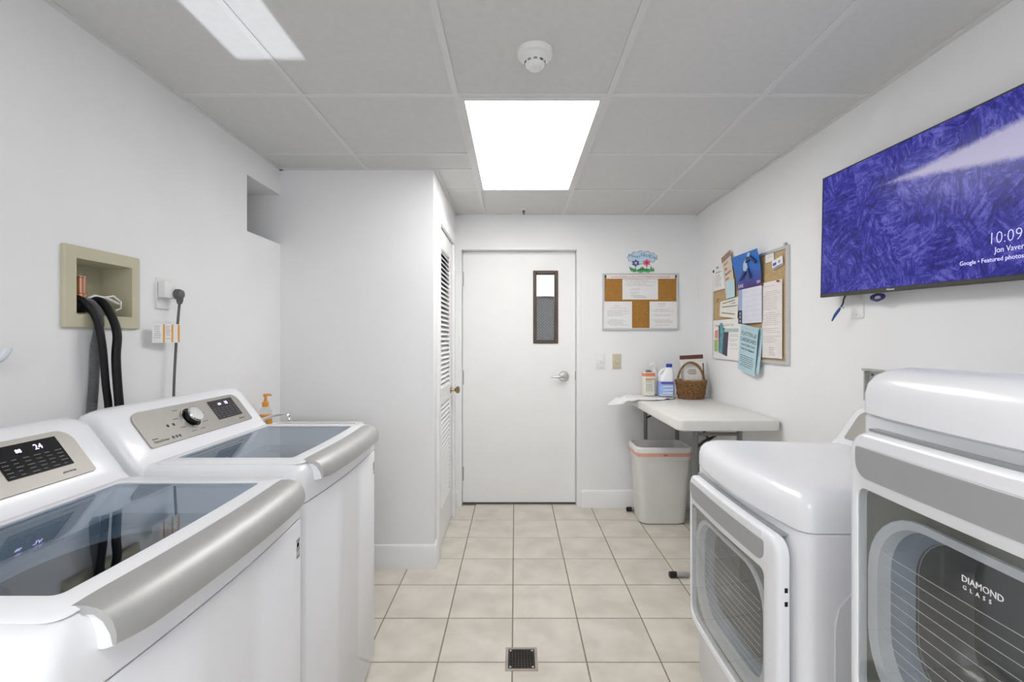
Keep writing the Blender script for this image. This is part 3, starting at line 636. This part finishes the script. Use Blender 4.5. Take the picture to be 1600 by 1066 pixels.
sp_ = thing('spray_bottle', 'clear white spray bottle standing behind the bleach jug', 'spray bottle', T(1.062, 3.60, ZT + .021))
mk('bottle', G().lathe([(.030, 0), (.034, .005), (.034, .11), (.026, .15), (.014, .18), (.012, .20)], 20), mat('frosted_plastic', (.78, .78, .77), .4), sp_)
hd = mk('spray_head', G().loft([[(-.045, y, .215), (-.045, y, .228), (-.01, y, .240), (.025, y, .232), (.026, y, .218), (.012, y, .205), (-.01, y, .205)] for y in (-.011, .011)]), WPLAST, sp_)
mk('trigger', G().tube([(-.022, 0, .212), (-.030, 0, .195), (-.027, 0, .178)], .005, 8), WPLAST, hd)
bj = thing('bleach_jug', 'white bleach jug with blue cap and blue label', 'jug', T(1.112, 3.49, ZT + .021))
BLUEL = mat('blue_label', (.22, .36, .78), .45, col2=(.36, .50, .86), scale=25); NAVY = mat('navy_cap', (.02, .06, .42), .4)
js = lambda z, a, b, ox=0: [(p[0] + ox, p[1], z) for p in rrect(-a, a, -b, b, min(a, b) * .75, 6, 2)]
mk('body', G().loft([js(0, .052, .04), js(.004, .056, .044), js(.105, .056, .044), js(.125, .054, .042), js(.150, .047, .037, .006), js(.175, .037, .030, .014), js(.195, .026, .024, .02), js(.205, .018, .018, .022), js(.215, .017, .017, .022)]), mat('jug_white', (.84, .85, .86), .35), bj)
mk('handle', G().tube(hosepts([(-.046, 0, .122), (-.050, 0, .150), (-.034, 0, .180), (-.004, 0, .197)], 6), .011, 10), MATS['jug_white'], bj)
mk('cap', G().lathe([(.021, 0), (.022, .003), (.022, .022), (.019, .025), (.004, .0255)], 20), NAVY, bj, T(.022, 0, .208))
lbw = mk('label_wrap', G().loft([js(.008, .0568, .0448), js(.106, .0568, .0448)], False, False), BLUEL, bj)
mk('label_header', G().box((-.050, -.0462, .088), (.038, -.0450, .104)), mat('violet_header', (.10, .09, .42), .5), lbw, smooth=False)
for k, z in enumerate((.070, .045, .022)): mk('label_panel', G().box((-.040, -.0462, z - .008), (.036, -.0450, z + .008)), mat('pale_label', (.62, .72, .90), .5), lbw, smooth=False)
WICK = mat('wicker', (.34, .18, .065), .6, col2=(.12, .055, .02), scale=70, bump=.4, bscale=150)
bk = thing('wicker_basket', 'brown wicker basket with arched handle at the back corner of the table', 'basket', T(1.288, 3.47, ZT))
def bring(z, rr, phase, amp): 
    s = z / .135; a = .088 + .022 * s; b_ = .062 + .014 * s; N = 60
    return [((a + amp * math.sin(14 * 2 * PI * k / N / 1.0 + phase)) * math.cos(2 * PI * k / N), (b_ + amp * math.sin(14 * 2 * PI * k / N + phase)) * math.sin(2 * PI * k / N), z) for k in range(N)]
g = G(); g.loft([bring(.004, 0, 0, 0), bring(.13, 0, 0, 0)], True, False)
mk('basket_shell', g, WICK, bk)
for k in range(11):
    z = .008 + k * .0115; p = bring(z, 0, k * PI, .0028); mk('weave_strand', G().tube(p + [p[0]], .0056, 6, False), WICK, bk)
p = bring(.132, 0, 0, 0); mk('rim', G().tube(p + [p[0]], .0085, 8, False), WICK, bk)
hp = [(-.098 * math.cos(a), 0, .10 + .165 * math.sin(a) ** .9) for a in [PI * k / 24 for k in range(25)]]
hp = [(-.100, 0, .03)] + hp + [(.100, 0, .03)]
mk('handle', G().tube(hp, .0075, 8), WICK, bk); mk('handle', G().tube([(x, y + .010, z - .004) for x, y, z in hp], .0055, 8), WICK, bk)
cbg = thing('coffee_bag', 'white foil pouch with brown top strip standing in the wicker basket', 'pouch', T(1.318, 3.505, ZT + .016))
sec = lambda z, a, b: [(*p, z) for p in rrect(-a, a, -b, b, b * .8, 4, 3)]
mk('pouch', G().loft([sec(0, .066, .03), sec(.06, .074, .034), sec(.18, .080, .026), sec(.255, .084, .010), sec(.272, .084, .004)]).xf(Matrix.Rotation(R(-3), 4, 'Y')), mat('pouch_white', (.78, .75, .71), .35, bump=.5, bscale=25), cbg)
mk('top_strip', G().loft([sec(.273, .086, .0058), sec(.302, .086, .0045)]).xf(Matrix.Rotation(R(-3), 4, 'Y')), mat('brown_foil', (.13, .045, .03), .35), cbg)
mk('side_gusset', G().box((.074, -.018, .01), (.084, .03, .24), .004), mat('dark_foil', (.03, .03, .04), .3), cbg, Matrix.Rotation(R(-3), 4, 'Y'))
o = lines(cbg, -.045, .03, .16, .20, 3, 4, PRINT, th=.4); o.matrix_local = fr((-.01, -.0315, 0), (1, 0, 0), (0, 0, 1))

# ------------------------------------------------------------------ switches on the far wall
for lab, x, mm, kind in (('white toggle light switch right of the entry door', .673, WPLAST, 0), ('ivory wall timer dial plate beside the white switch', .803, IVORY, 1)):
    s_ = thing('light_switch' if kind == 0 else 'timer_switch', lab, 'switch', onfar(x, 1.153))
    mk('plate', G().loft([[(*p, z) for p in rrect(-.035 + i, .035 - i, -.060 + i, .060 - i, .004, 3, 1)] for z, i in ((0, 0), (.004, 0), (.006, .003))]), mm, s_)
    if kind == 0:
        mk('toggle', G().box((-.005, -.010, .006), (.005, .010, .008), .001), LTGREY, s_, smooth=False); mk('lever', G().box((-.0035, -.004, .007), (.0035, .009, .018), .0015), WPLAST, s_, smooth=False)
    else:
        kn = mk('dial', G().lathe([(.017, .006), (.017, .009), (.014, .016), (.003, .017)], 24), IVORY, s_); mk('pointer', G().box((-.0015, -.016, .0168), (.0015, .0, .018)), MIDGREY, kn, smooth=False)
    for yy in (-.045, .045): mk('screw', G().lathe([(.003, .006), (.003, .0068)], 10), STEEL, s_, T(0, yy, 0))

# ------------------------------------------------------------------ notice boards
def board(label, M, w_, h_, cork, name='notice_board'):
    t = thing(name, label, 'notice board', M)
    mk('cork', G().box((-w_ / 2 + .008, -h_ / 2 + .008, .001), (w_ / 2 - .008, h_ / 2 - .008, .009)), cork, t, smooth=False)
    fw = .018
    for a, b in (((-w_ / 2, -h_ / 2, 0), (-w_ / 2 + fw, h_ / 2, .016)), ((w_ / 2 - fw, -h_ / 2, 0), (w_ / 2, h_ / 2, .016)), ((-w_ / 2 + fw, h_ / 2 - fw, 0), (w_ / 2 - fw, h_ / 2, .016)), ((-w_ / 2 + fw, -h_ / 2, 0), (w_ / 2 - fw, -h_ / 2 + fw, .016))):
        mk('frame_bar', G().box(a, b, .002, 1), mat('board_aluminium', (.66, .66, .67), .35, metal=.7), t, smooth=False)
    return t
CORK1 = mat('brown_cork', (.46, .225, .045), .9, col2=(.30, .14, .03), scale=160, bump=.4, bscale=250)
CORK2 = mat('tan_cork', (.56, .41, .22), .9, col2=(.42, .29, .14), scale=160, bump=.4, bscale=250)
B1 = onfar(.988, 1.624)
b1 = board('aluminium framed brown cork board on the far wall', B1, .602, .446, CORK1)
for nm, loc in (('corner_clip', (-.278, .198)), ('corner_clip', (.278, .198))): mk(nm, G().box((loc[0] - .006, loc[1] - .006, .009), (loc[0] + .006, loc[1] + .012, .0165)), mat('clip_black', (.05, .03, .02), .5), b1, smooth=False)
def paper(name, label, cat, M, w_, h_, m=None, group=None, curl=0.0, t_=.0008):
    g = G(); N = 8; lo = []
    for k in range(N + 1):
        v = -h_ / 2 + h_ * k / N; c = curl * ((N - k) / N) ** 2
        lo.append([(-w_ / 2, v, c), (w_ / 2, v, c), (w_ / 2, v, c + t_), (-w_ / 2, v, c + t_)])
    o = mk(name, g.loft(lo), m or PAPER, None, M, smooth=False); tag(o, label, cat, group); return o
PINK = mat('pink_print', (.55, .16, .30), .7)
hs = paper('header_strip', 'long paper banner about laundry facilities across the top of the cork board', 'paper sign', B1 @ T(.0, .197, .0165), .540, .032, mat('peach_paper', (.84, .78, .74), .8))
text('lettering', 'Laundry Facilities are for Owners of Bayboro residents only!', .0192, PINK, hs, T(0, -.006, .0010), 'CENTER', sx=.99)
for nm, lab, cx_, cz_, w_, h_, sd_ in (('notice_paper', 'white typed notice pinned at the top centre of the brown cork board', -.002, .099, .281, .162, 1), ('notice_paper', 'white typed notice at the lower left of the brown cork board', -.178, -.103, .219, .210, 2), ('notice_paper', 'white typed notice at the lower right of the brown cork board', .178, -.103, .217, .210, 3)):
    p = paper(nm, lab, 'paper notice', B1 @ T(cx_, cz_, .0095 if sd_ == 1 else .0165), w_, h_, group='notices on the brown cork board')
    if sd_ == 1: lines(p, -.12, .12, .025, .07, 5, 21, th=.25); lines(p, -.08, .0, -.04, .01, 5, 22, th=.22, name='printed_list'); lines(p, -.07, .075, -.07, -.045, 2, 23, name='printed_footer')
    else:
        lines(p, -.045, .045, .080, .092, 1, 30 + sd_, GPRINT, name='printed_title'); lines(p, -.03, .04, .064, .074, 1, 33 + sd_, mat('red_print', (.75, .35, .33), .7), name='printed_heading')
        lines(p, -.085, .09, -.012, .058, 8, 40 + sd_, th=.24); lines(p, -.085, .085, -.085, -.035, 5, 50 + sd_, th=.26, name='printed_list')
# cloud sign
cs_ = thing('nice_day_sign', 'cloud shaped Have a Nice Day sign with flowers above the cork board', 'sign', onfar(1.004, 1.955))
def scallop(a, b, nb, amp, ox, oy, N=120): return [(ox + (a + amp * abs(math.sin(nb * t / 2))) * math.cos(t), oy + (b + amp * abs(math.sin(nb * t / 2))) * math.sin(t)) for t in [2 * PI * k / N for k in range(N)]]
mk('cloud_edge', G().prism(scallop(.110, .042, 13, .013, .001, .020), 0, .002), mat('cloud_outline', (.16, .25, .42), .6), cs_)
mk('cloud', G().prism(scallop(.106, .038, 13, .013, .001, .020), .002, .0032), mat('cloud_blue', (.50, .66, .82), .6, col2=(.62, .74, .86), scale=30), cs_)
NVL = mat('sign_lettering', (.03, .22, .34), .6)
for s_, x, z, a, sz in (('Have', -.070, .020, -8, .036), ('a', -.022, .0225, 0, .032), ('Nice', .024, .026, -4, .040), ('Day', .084, .012, -14, .036)):
    text('lettering', s_, sz, NVL, cs_, T(x, z, .0036) @ rot2(R(a)), 'CENTER')
GRN = mat('leaf_green', (.06, .36, .10), .6, col2=(.02, .16, .06), scale=60)
for x, z, mm, m2 in ((-.052, -.024, mat('petal_navy', (.06, .10, .34), .6), mat('flower_centre', (.75, .55, .45), .6)), (.035, -.022, mat('petal_pink', (.80, .14, .24), .6), mat('flower_centre_red', (.6, .03, .06), .6))):
    fl = mk('flower', G().prism(scallop(.018, .016, 6, .012, x, z, 60), .0032, .005), mm, cs_)
    mk('flower_centre', G().lathe([(.010, .005), (.009, .0062)], 16), m2, fl, T(x, z, 0))
    mk('stem', G().box((x - .002, z - .05, .001), (x + .002, z - .01, .003)), GRN, cs_, smooth=False)
rd = random.Random(8)
mk('grass', G().prism(scallop(.085, .008, 9, .010, .002, -.084, 100), .0, .003), mat('grass_green', (.20, .58, .28), .6, col2=(.10, .42, .18), scale=50), cs_)
for k in range(11):
    x = -.085 + k * .0175; a = rd.uniform(-.8, .8); l = rd.uniform(.028, .045); c_, s_ = math.sin(a), math.cos(a)
    mk('leaf', G().prism([(x - .005, -.088), (x + .005, -.088), (x + .007 + c_ * l * .5, -.088 + s_ * l * .5), (x + c_ * l, -.088 + s_ * l), (x - .006 + c_ * l * .5, -.088 + s_ * l * .55)], .003, .0045), GRN, cs_, smooth=False)
# right wall board
B2 = onright(2.955, 1.510)
b2 = board('large aluminium framed tan cork board crowded with papers on the right wall', B2, .945, .632, CORK2)
for u in (-.41, .44): mk('hanger_clip', G().box((u - .008, .31, .002), (u + .008, .333, .014), .002), mat('clip_grey', (.5, .5, .5), .4), b2, smooth=False)
def on2(Y, z, wv=.0165, a=0): return B2 @ T(2.955 - Y, z - 1.510, wv) @ rot2(R(a))
p = paper('notice_paper', 'small white typed notice at the top left of the tan cork board', 'paper notice', on2(3.315, 1.750, .0165, 1), .21, .155)
lines(p, -.05, .07, .042, .056, 1, 61, PRINT, name='printed_title'); lines(p, -.06, .06, -.055, .035, 8, 62)
for u in (-.085, .085): mk('clip', G().box((u - .008, .058, .0), (u + .008, .076, .004)), BLACK, p, smooth=False)
mk('hook_pin', G().tube([(0, 0, .002), (0, 0, .012), (0, -.022, .014)], .004, 6), BRASS, b2, T(-.38, .10, .008))
TANP = mat('tan_paper', (.72, .60, .48), .8)
p = paper('list_pad', 'tall tan list pad with brown head tilted on the board', 'notepad', on2(3.162, 1.765, .020, 14), .135, .285, TANP)
mk('pad_head', G().box((-.0675, .105, .0009), (.0675, .1425, .003)), mat('pad_brown', (.36, .22, .17), .7), p, smooth=False)
for k, s_ in enumerate(("Don't", 'Use', 'Machines', 'After', '9 pm')): text('lettering', s_, .026, PRINT, p, T(-.045, .072 - k * .036, .0012))
p = paper('sticky_note', 'pale blue note under the tilted tan list pad', 'note', on2(3.125, 1.660, .023, 2), .125, .115, mat('pale_blue_paper', (.52, .70, .74), .8))
# calendar
BLUEP = bpy.data.materials.new('underwater_photo'); BLUEP.use_nodes = True; nt = BLUEP.node_tree; b = nt.nodes['Principled BSDF']; b.inputs['Roughness'].default_value = .35
tc = nt.nodes.new('ShaderNodeTexCoord'); gr_ = nt.nodes.new('ShaderNodeSeparateXYZ'); nt.links.new(tc.outputs['Generated'], gr_.inputs[0]); nz = nt.nodes.new('ShaderNodeTexNoise'); nz.inputs['Scale'].default_value = 4; nt.links.new(tc.outputs['Generated'], nz.inputs['Vector'])
ma = nt.nodes.new('ShaderNodeMath'); ma.operation = 'MULTIPLY_ADD'; ma.inputs[1].default_value = .35; nt.links.new(nz.outputs['Fac'], ma.inputs[0]); nt.links.new(gr_.outputs[1], ma.inputs[2])
cr = nt.nodes.new('ShaderNodeValToRGB'); cr.color_ramp.elements[0].color = (.045, .01, .16, 1); cr.color_ramp.elements[0].position = .2; cr.color_ramp.elements[1].color = (.015, .15, .55, 1); cr.color_ramp.elements[1].position = .75
nt.links.new(ma.outputs[0], cr.inputs[0]); nt.links.new(cr.outputs[0], b.inputs['Base Color'])
cal = thing('wall_calendar', 'wall calendar with blue underwater photograph on the tan cork board', 'calendar', on2(2.872, 1.640, .024))
ph = mk('photo_page', G().loft([[(-.150 + k * 0, v, .0) for v in ()] or [(x, y, z) for x, y, z in ((-.150 - .03 * q, .212 * q, .028 * q ** 2), (.150, .212 * q, .028 * q ** 2), (.150, .212 * q, .028 * q ** 2 + .001), (-.150 - .03 * q, .212 * q, .028 * q ** 2 + .001))] for q in (0, .25, .5, .75, 1)]), BLUEP, cal, smooth=False)
def blob(name, poly, m, parent, w0, w1): return mk(name, G().prism(poly, w0, w1), m, parent, smooth=False)
GB = mat('diver_grey', (.42, .55, .72), .5); DB = mat('diver_dark', (.03, .05, .16), .5)
blob('photo_shape', [(-.03, .11), (.0, .10), (.02, .12), (.012, .155), (-.005, .172), (-.03, .15)], GB, ph, .016, .0215)
blob('photo_shape', [(-.03, .115), (-.10, .055), (-.09, .05), (-.02, .095), (.0, .10), (.03, .05), (.045, .055), (.02, .115)], DB, ph, .012, .0165)
blob('photo_shape', [(.01, .15), (.06, .165), (.12, .13), (.13, .14), (.065, .185), (.02, .185)], DB, ph, .02, .0285)
blob('photo_shape', [(.03, .185), (.06, .18), (.07, .20), (.045, .208)], GB, ph, .026, .0305)
text('lettering', 'JUNE', .030, WPRINT, ph, T(-.135, .012, .0022)); text('lettering', '2021', .022, WPRINT, ph, T(.095, .018, .0024))
pg_ = mk('date_page', G().box((-.135, -.213, 0), (.150, .0, .001)), mat('calendar_page', (.72, .73, .82), .8), cal, smooth=False)
mk('side_strip', G().box((-.135, -.13, .001), (-.085, .0, .0014)), mat('periwinkle', (.36, .42, .68), .7), pg_, smooth=False)
mk('side_tab', G().box((-.135, -.213, .001), (-.085, -.13, .0016)), mat('tab_black', (.02, .03, .06), .5), pg_, smooth=False)
for z in (-.15, -.172, -.197): mk('tab_dot', G().lathe([(.008, .0016), (.008, .002)], 12), GB, pg_, T(-.110, z, 0))
g = G()
for k in range(8): x = -.07 + k * .030; g.box((x, -.20, .001), (x + .0012, -.02, .0013))
for k in range(7): y = -.20 + k * .030; g.box((-.07, y, .001), (.14, y + .0012, .0013))
o = mk('date_grid', g, mat('grid_grey', (.52, .52, .60), .8), pg_, smooth=False); o['kind'] = 'stuff'
# fan of cards
for k, (a, dz) in enumerate(((3, .035), (-1, .004), (-6, -.026))):
    p = paper('index_card', ('topmost', 'middle', 'lowest')[k] + ' white card of the fanned cards pinned on the tan board', 'card', on2(3.155, 1.530 + dz, .0175 + .0022 * k, a), .265, .060, mat('card_cream', (.80, .78, .70), .8), 'fanned cards')
    lines(p, -.10, .12, -.012, .022, 2, 70 + k, PRINT, th=.35)
# flyer
p = paper('flyer', 'large illustrated flyer at the lower left of the tan cork board', 'flyer', on2(3.19, 1.328, .0165, 0), .43, .270)
text('lettering', 'Things to Recycle For Your', .027, mat('olive_letters', (.48, .46, .20), .7), p, T(-.185, .088, .0011), sx=.95)
TEAL = mat('teal_print', (.16, .40, .42), .6, col2=(.08, .24, .30), scale=30)
blob('picture', [(-.125, -.09), (.005, -.115), (.03, .06), (-.125, .10)], mat('flyer_dark', (.035, .06, .10), .5, col2=(.06, .04, .07), scale=14), p, .0009, .0016)
blob('picture', [(-.115, -.088), (-.065, -.098), (-.045, .06), (-.06, .112), (-.105, .112), (-.10, .06)], TEAL, p, .0016, .0024)
blob('picture', [(-.19, .01), (-.135, .005), (-.135, .07), (-.185, .06)], mat('coral_print', (.76, .30, .24), .6), p, .0009, .0015)
blob('picture', [(-.20, -.085), (-.135, -.085), (-.135, .0), (-.20, .0)], mat('lime_print', (.46, .56, .25), .6, col2=(.30, .48, .16), scale=40), p, .0009, .0014)
blob('picture', [(-.04, .05), (.17, .048), (.17, .070), (-.03, .074)], mat('seafoam_print', (.42, .56, .52), .6), p, .0016, .0022)
lines(p, .045, .175, -.075, .035, 11, 77, th=.28)
CYAN = mat('light_blue_paper', (.45, .63, .69), .8)
p = paper('blue_flyer', 'bare light blue sheet showing behind the lettered blue sheet', 'flyer', on2(2.832, 1.268, .0185, -5), .20, .27, CYAN, curl=.012)
p = paper('blue_flyer', 'light blue sheet about flattening cardboard hanging off the tan board', 'flyer', on2(2.868, 1.268, .034, -9), .215, .285, CYAN, curl=.0)
lines(p, -.07, .085, .118, .126, 1, 90, GPRINT, name='printed_heading')
text('lettering', 'FLATTEN all', .036, PRINT, p, T(0, .078, .0012), 'CENTER', sx=.95); text('lettering', 'CARDBOARD', .034, PRINT, p, T(0, .042, .0012), 'CENTER', sx=.95)
text('lettering', 'boxes & place in bin', .021, PRINT, p, T(0, .016, .0012), 'CENTER', sx=.98); text('lettering', 'inside the dumpster', .021, PRINT, p, T(0, -.010, .0012), 'CENTER', sx=.98)
lines(p, -.085, .085, -.115, -.028, 7, 91, PRINT, th=.32, wob=.15)
p = paper('notice_paper', 'long pinkish typed list along the right side of the tan board', 'paper notice', on2(2.630, 1.438, .0165, 0), .205, .427, mat('pinkish_paper', (.80, .755, .735), .8))
lines(p, -.085, .09, -.13, .195, 30, 95, mat('rosy_print', (.52, .43, .43), .7), th=.26); lines(p, -.03, .04, -.20, -.15, 5, 96, name='printed_footer')
for u, s_ in ((-.09, 1), (.075, 1)): mk('push_pin', G().lathe([(.004, .001), (.0035, .008), (.006, .009), (.006, .014)], 10), mat('pin_red', (.45, .03, .05), .4), p, T(u, .205, 0))
p = paper('business_card', 'blank looking white card at the top right of the tan board', 'card', on2(2.662, 1.790, .0115, 2), .088, .052); lines(p, -.02, .03, -.005, .012, 2, 97, th=.2)
p = paper('business_card', 'white card with blue marks tilted beside the board edge', 'card', on2(2.575, 1.744, .0165, 9), .105, .050)
for x, mm in ((-.035, NAVY), (-.018, NAVY), (.02, MIDGREY)): mk('mark', G().lathe([(.009, .0008), (.009, .0013), (.005, .0013)], 12), mm, p, T(x, .002, 0))
mk('stripe', G().box((-.05, -.022, .0008), (.05, -.017, .0012)), NAVY, p, smooth=False)

# ------------------------------------------------------------------ television
XT = 1.375; sl_ = .0300
TVM = fr((XT, 2.129, 1.520), (0, -1, -sl_), (0, -sl_, 1))
TW, TH = .945, .526
tv = thing('television', 'wall-mounted flat television showing blue frost picture and clock', 'television', TVM)
mk('housing', G().loft([[(*p, z) for p in rrect(0 + i, TW - i, 0 + i, TH - i, .004, 2, 1)] for z, i in ((-.030, .05), (-.014, .004), (-.001, 0), (.0, .001))]), mat('tv_black', (.015, .015, .016), .35), tv)
BZ = mat('tv_bezel', (.012, .012, .013), .3)
for a, b in (((0, .012, 0), (.005, TH, .003)), ((TW - .005, .012, 0), (TW, TH, .003)), ((.005, TH - .005, 0), (TW - .005, TH, .003))): mk('bezel', G().box(a, b), BZ, tv, smooth=False)
bz = mk('chin', G().box((0, -.004, -.012), (TW, .0125, .005), .002, 1), mat('tv_chin', (.06, .058, .052), .35, metal=.4), tv, smooth=False)
text('lettering', 'Hisense', .011, WPRINT, bz, T(.40, .001, .0055), 'CENTER', space=1.05)
SCR = bpy.data.materials.new('frost_screen'); SCR.use_nodes = True; nt = SCR.node_tree; b = nt.nodes['Principled BSDF']
N_ = nt.nodes.new; L_ = nt.links.new
def MN(op, *a):
    n = N_('ShaderNodeMath'); n.operation = op
    for i, v in enumerate(a):
        if isinstance(v, (int, float)): n.inputs[i].default_value = v
        else: L_(v, n.inputs[i])
    return n.outputs[0]
tc = N_('ShaderNodeTexCoord'); sx_ = N_('ShaderNodeSeparateXYZ'); L_(tc.outputs['Object'], sx_.inputs[0]); U, V = sx_.outputs[0], sx_.outputs[1]
n2 = N_('ShaderNodeTexNoise'); n2.inputs['Scale'].default_value = 34; n2.inputs['Detail'].default_value = 6; n2.inputs['Distortion'].default_value = 1.5; L_(tc.outputs['Object'], n2.inputs['Vector'])
n1 = N_('ShaderNodeTexNoise'); n1.inputs['Scale'].default_value = 6; n1.inputs['Detail'].default_value = 2; L_(tc.outputs['Object'], n1.inputs['Vector'])
va = N_('ShaderNodeVectorMath'); va.operation = 'ADD'; sc_ = N_('ShaderNodeVectorMath'); sc_.operation = 'SCALE'; sc_.inputs['Scale'].default_value = .035; L_(n2.outputs['Color'], sc_.inputs[0]); L_(tc.outputs['Object'], va.inputs[0]); L_(sc_.outputs[0], va.inputs[1])
def plumes(scale, wscale):
    vo = N_('ShaderNodeTexVoronoi'); vo.inputs['Scale'].default_value = scale; L_(va.outputs[0], vo.inputs['Vector'])
    sp2 = N_('ShaderNodeSeparateColor'); L_(vo.outputs['Color'], sp2.inputs[0])
    vr = N_('ShaderNodeVectorRotate'); vr.rotation_type = 'Z_AXIS'; L_(tc.outputs['Object'], vr.inputs['Vector']); L_(MN('MULTIPLY', sp2.outputs[0], 6.28), vr.inputs['Angle'])
    mp = N_('ShaderNodeMapping'); mp.inputs['Scale'].default_value = (1, .22, 1); L_(vr.outputs[0], mp.inputs['Vector'])
    nn = N_('ShaderNodeTexNoise'); nn.inputs['Scale'].default_value = wscale; nn.inputs['Detail'].default_value = 4; nn.inputs['Distortion'].default_value = .8; L_(mp.outputs[0], nn.inputs['Vector'])
    return MN('ADD', MN('MULTIPLY', MN('SUBTRACT', nn.outputs['Fac'], .5), 1.5), MN('MULTIPLY', MN('SUBTRACT', sp2.outputs[1], .5), .22))
tot = MN('ADD', MN('ADD', plumes(9, 75), MN('MULTIPLY', plumes(24, 130), .7)), MN('ADD', MN('MULTIPLY', MN('SUBTRACT', n1.outputs['Fac'], .5), .7), .47))
cr = N_('ShaderNodeValToRGB'); e = cr.color_ramp.elements; e[0].position = .08; e[0].color = (.004, .003, .12, 1); e[1].position = .95; e[1].color = (.13, .13, .50, 1)
q = cr.color_ramp.elements.new(.45); q.color = (.022, .021, .29, 1); L_(tot, cr.inputs[0])
# pale wedge across the screen: axis from (.330,.402) to the right edge
du = MN('SUBTRACT', U, .320); ax_ = MN('ADD', MN('MULTIPLY', du, -.035), .398); wd = MN('MULTIPLY', du, .115); dv = MN('ABSOLUTE', MN('SUBTRACT', V, ax_))
wd2 = MN('ADD', wd, MN('MULTIPLY', MN('SUBTRACT', n2.outputs['Fac'], .5), .02))
ss = N_('ShaderNodeMapRange'); ss.interpolation_type = 'SMOOTHSTEP'; L_(MN('SUBTRACT', wd2, dv), ss.inputs[0]); ss.inputs[1].default_value = -.004; ss.inputs[2].default_value = .022
mx = N_('ShaderNodeMix'); mx.data_type = 'RGBA'; L_(MN('MULTIPLY', ss.outputs[0], .85), mx.inputs[0]); L_(cr.outputs[0], mx.inputs[6]); mx.inputs[7].default_value = (.47, .44, .60, 1)
b.inputs['Base Color'].default_value = (.01, .01, .015, 1); b.inputs['Roughness'].default_value = .25; b.inputs['Specular IOR Level'].default_value = .2; L_(mx.outputs[2], b.inputs['Emission Color']); b.inputs['Emission Strength'].default_value = 0.56
sc2 = mk('screen', G().box((.005, .0125, .0005), (TW - .005, TH - .005, .002)), SCR, tv, smooth=False)
STX = mat('screen_text', (.6, .6, .8), .5, emit=(.62, .58, .95), estr=.34)
text('lettering', '10:09', .050, STX, sc2, T(.846, .106, .0023), 'RIGHT', sx=.86, thin=.0011); text('lettering', 'Jon Vaver', .0235, STX, sc2, T(.850, .080, .0023), 'RIGHT', sx=.86, thin=.0001); text('lettering', 'Google \u2022 Featured photos', .0185, STX, sc2, T(.850, .056, .0023), 'RIGHT', sx=.95, thin=0)
mk('wall_mount', G().box((.30, .12, -.064), (.62, .40, -.028), .004), BZ, tv, smooth=False)
cb_ = thing('tv_cable', 'black and blue cable dangling below the far corner of the television', 'cable', fr((1.40, 2.0, 1.50), (0, -1, 0), (0, 0, 1)))
BLK = mat('cable_black', (.012, .012, .03), .45); BLU = mat('cable_blue', (.02, .10, .30), .4)
mk('cable', G().tube(hosepts([(-.0, .04, 0), (-.005, .02, .0), (-.012, .0, .004), (-.014, -.018, .006), (-.025, -.034, .008)], 6), .0032, 8), BLK, cb_)
mk('connector', G().tube([(-.025, -.034, .008), (-.038, -.048, .010), (-.055, -.066, .012), (-.075, -.090, .012)], [.004, .0062, .006, .003], 10), BLU, cb_)
mk('thumb_screw', G().tube([(-.022, -.036, .010), (-.004, -.038, .010)], .003, 6), GB, cb_)
cl = tag(mk('coiled_cable', G().tube([(1.40, 1.83 + .034 * math.cos(a), 1.492 + .011 * math.sin(a)) for a in [2 * PI * k / 24 for k in range(25)]] + [(1.40, 1.83 + .022 * math.cos(a), 1.490 + .011 * math.sin(a)) for a in [2 * PI * k / 24 for k in range(25)]], .004, 8), mat('coil_navy', (.015, .015, .16), .4)), 'small navy loop of cable peeking out beneath the television', 'cable')
wo = thing('wall_plate', 'white blank wall plate partly behind the bottom of the television', 'wall plate', onright(1.992, 1.475))
mk('plate', G().loft([[(*p, z) for p in rrect(-.036 + i, .036 - i, -.058 + i, .058 - i, .004, 3, 1)] for z, i in ((0, 0), (.004, 0), (.006, .003))]), WPLAST, wo)
for yy in (-.042, .042): mk('screw', G().lathe([(.003, .006), (.003, .0068)], 10), STEEL, wo, T(0, yy, 0))
br = thing('steel_bracket', 'grey steel wall bracket peeking above the raised dryer', 'bracket', onright(1.86, 1.15))
mk('flange', G().prism(rrect(-.075, .10, -.07, .06, .006, 3, 1), 0, .004), GALV, br); mk('lip', G().box((-.075, .052, .003), (.10, .060, .028), .001, 1), GALV, br, smooth=False); mk('side_lip', G().box((-.075, -.07, .003), (-.068, .05, .02), .001, 1), GALV, br, smooth=False)
mk('screw', G().lathe([(.006, .004), (.005, .007)], 12), DKGREY, br, T(-.045, .036, 0))

# ------------------------------------------------------------------ floor drain
fd_ = thing('floor_drain', 'square dark floor drain grate set in the tile floor', 'drain', T(.026, 1.968, 0))
o_ = rrect(-.067, .067, -.072, .072, .002, 2, 1); i_ = rrect(-.055, .055, -.060, .060, .002, 2, 1)
mk('frame', G().loft([[(*p, .0) for p in o_], [(*p, .0018) for p in o_], [(*p, .0022) for p in i_], [(*p, .0) for p in i_]], closed=True), mat('drain_rim', (.42, .37, .32), .5, metal=.3, var=.1), fd_, smooth=False)
DARK = mat('drain_iron', (.06, .05, .042), .5, metal=.5, var=.2)
mk('pit', G().box((-.055, -.060, .0), (.055, .060, .0006)), mat('drain_pit', (.006, .006, .006), .9), fd_, smooth=False)
for k in range(9): x = -.05 + k * .0125; mk('bar', G().box((x - .0018, -.060, .0006), (x + .0018, .060, .0021)), DARK, fd_, smooth=False)
for k in range(9): y = -.054 + k * .0135; mk('bar', G().box((-.055, y - .0018, .0006), (.055, y + .0018, .0020)), DARK, fd_, smooth=False)
for x in (-.046, .046):
    for y in (-.050, .050): mk('screw', G().lathe([(.005, .002), (.004, .0032)], 12), STEEL, fd_, T(x, y, 0))
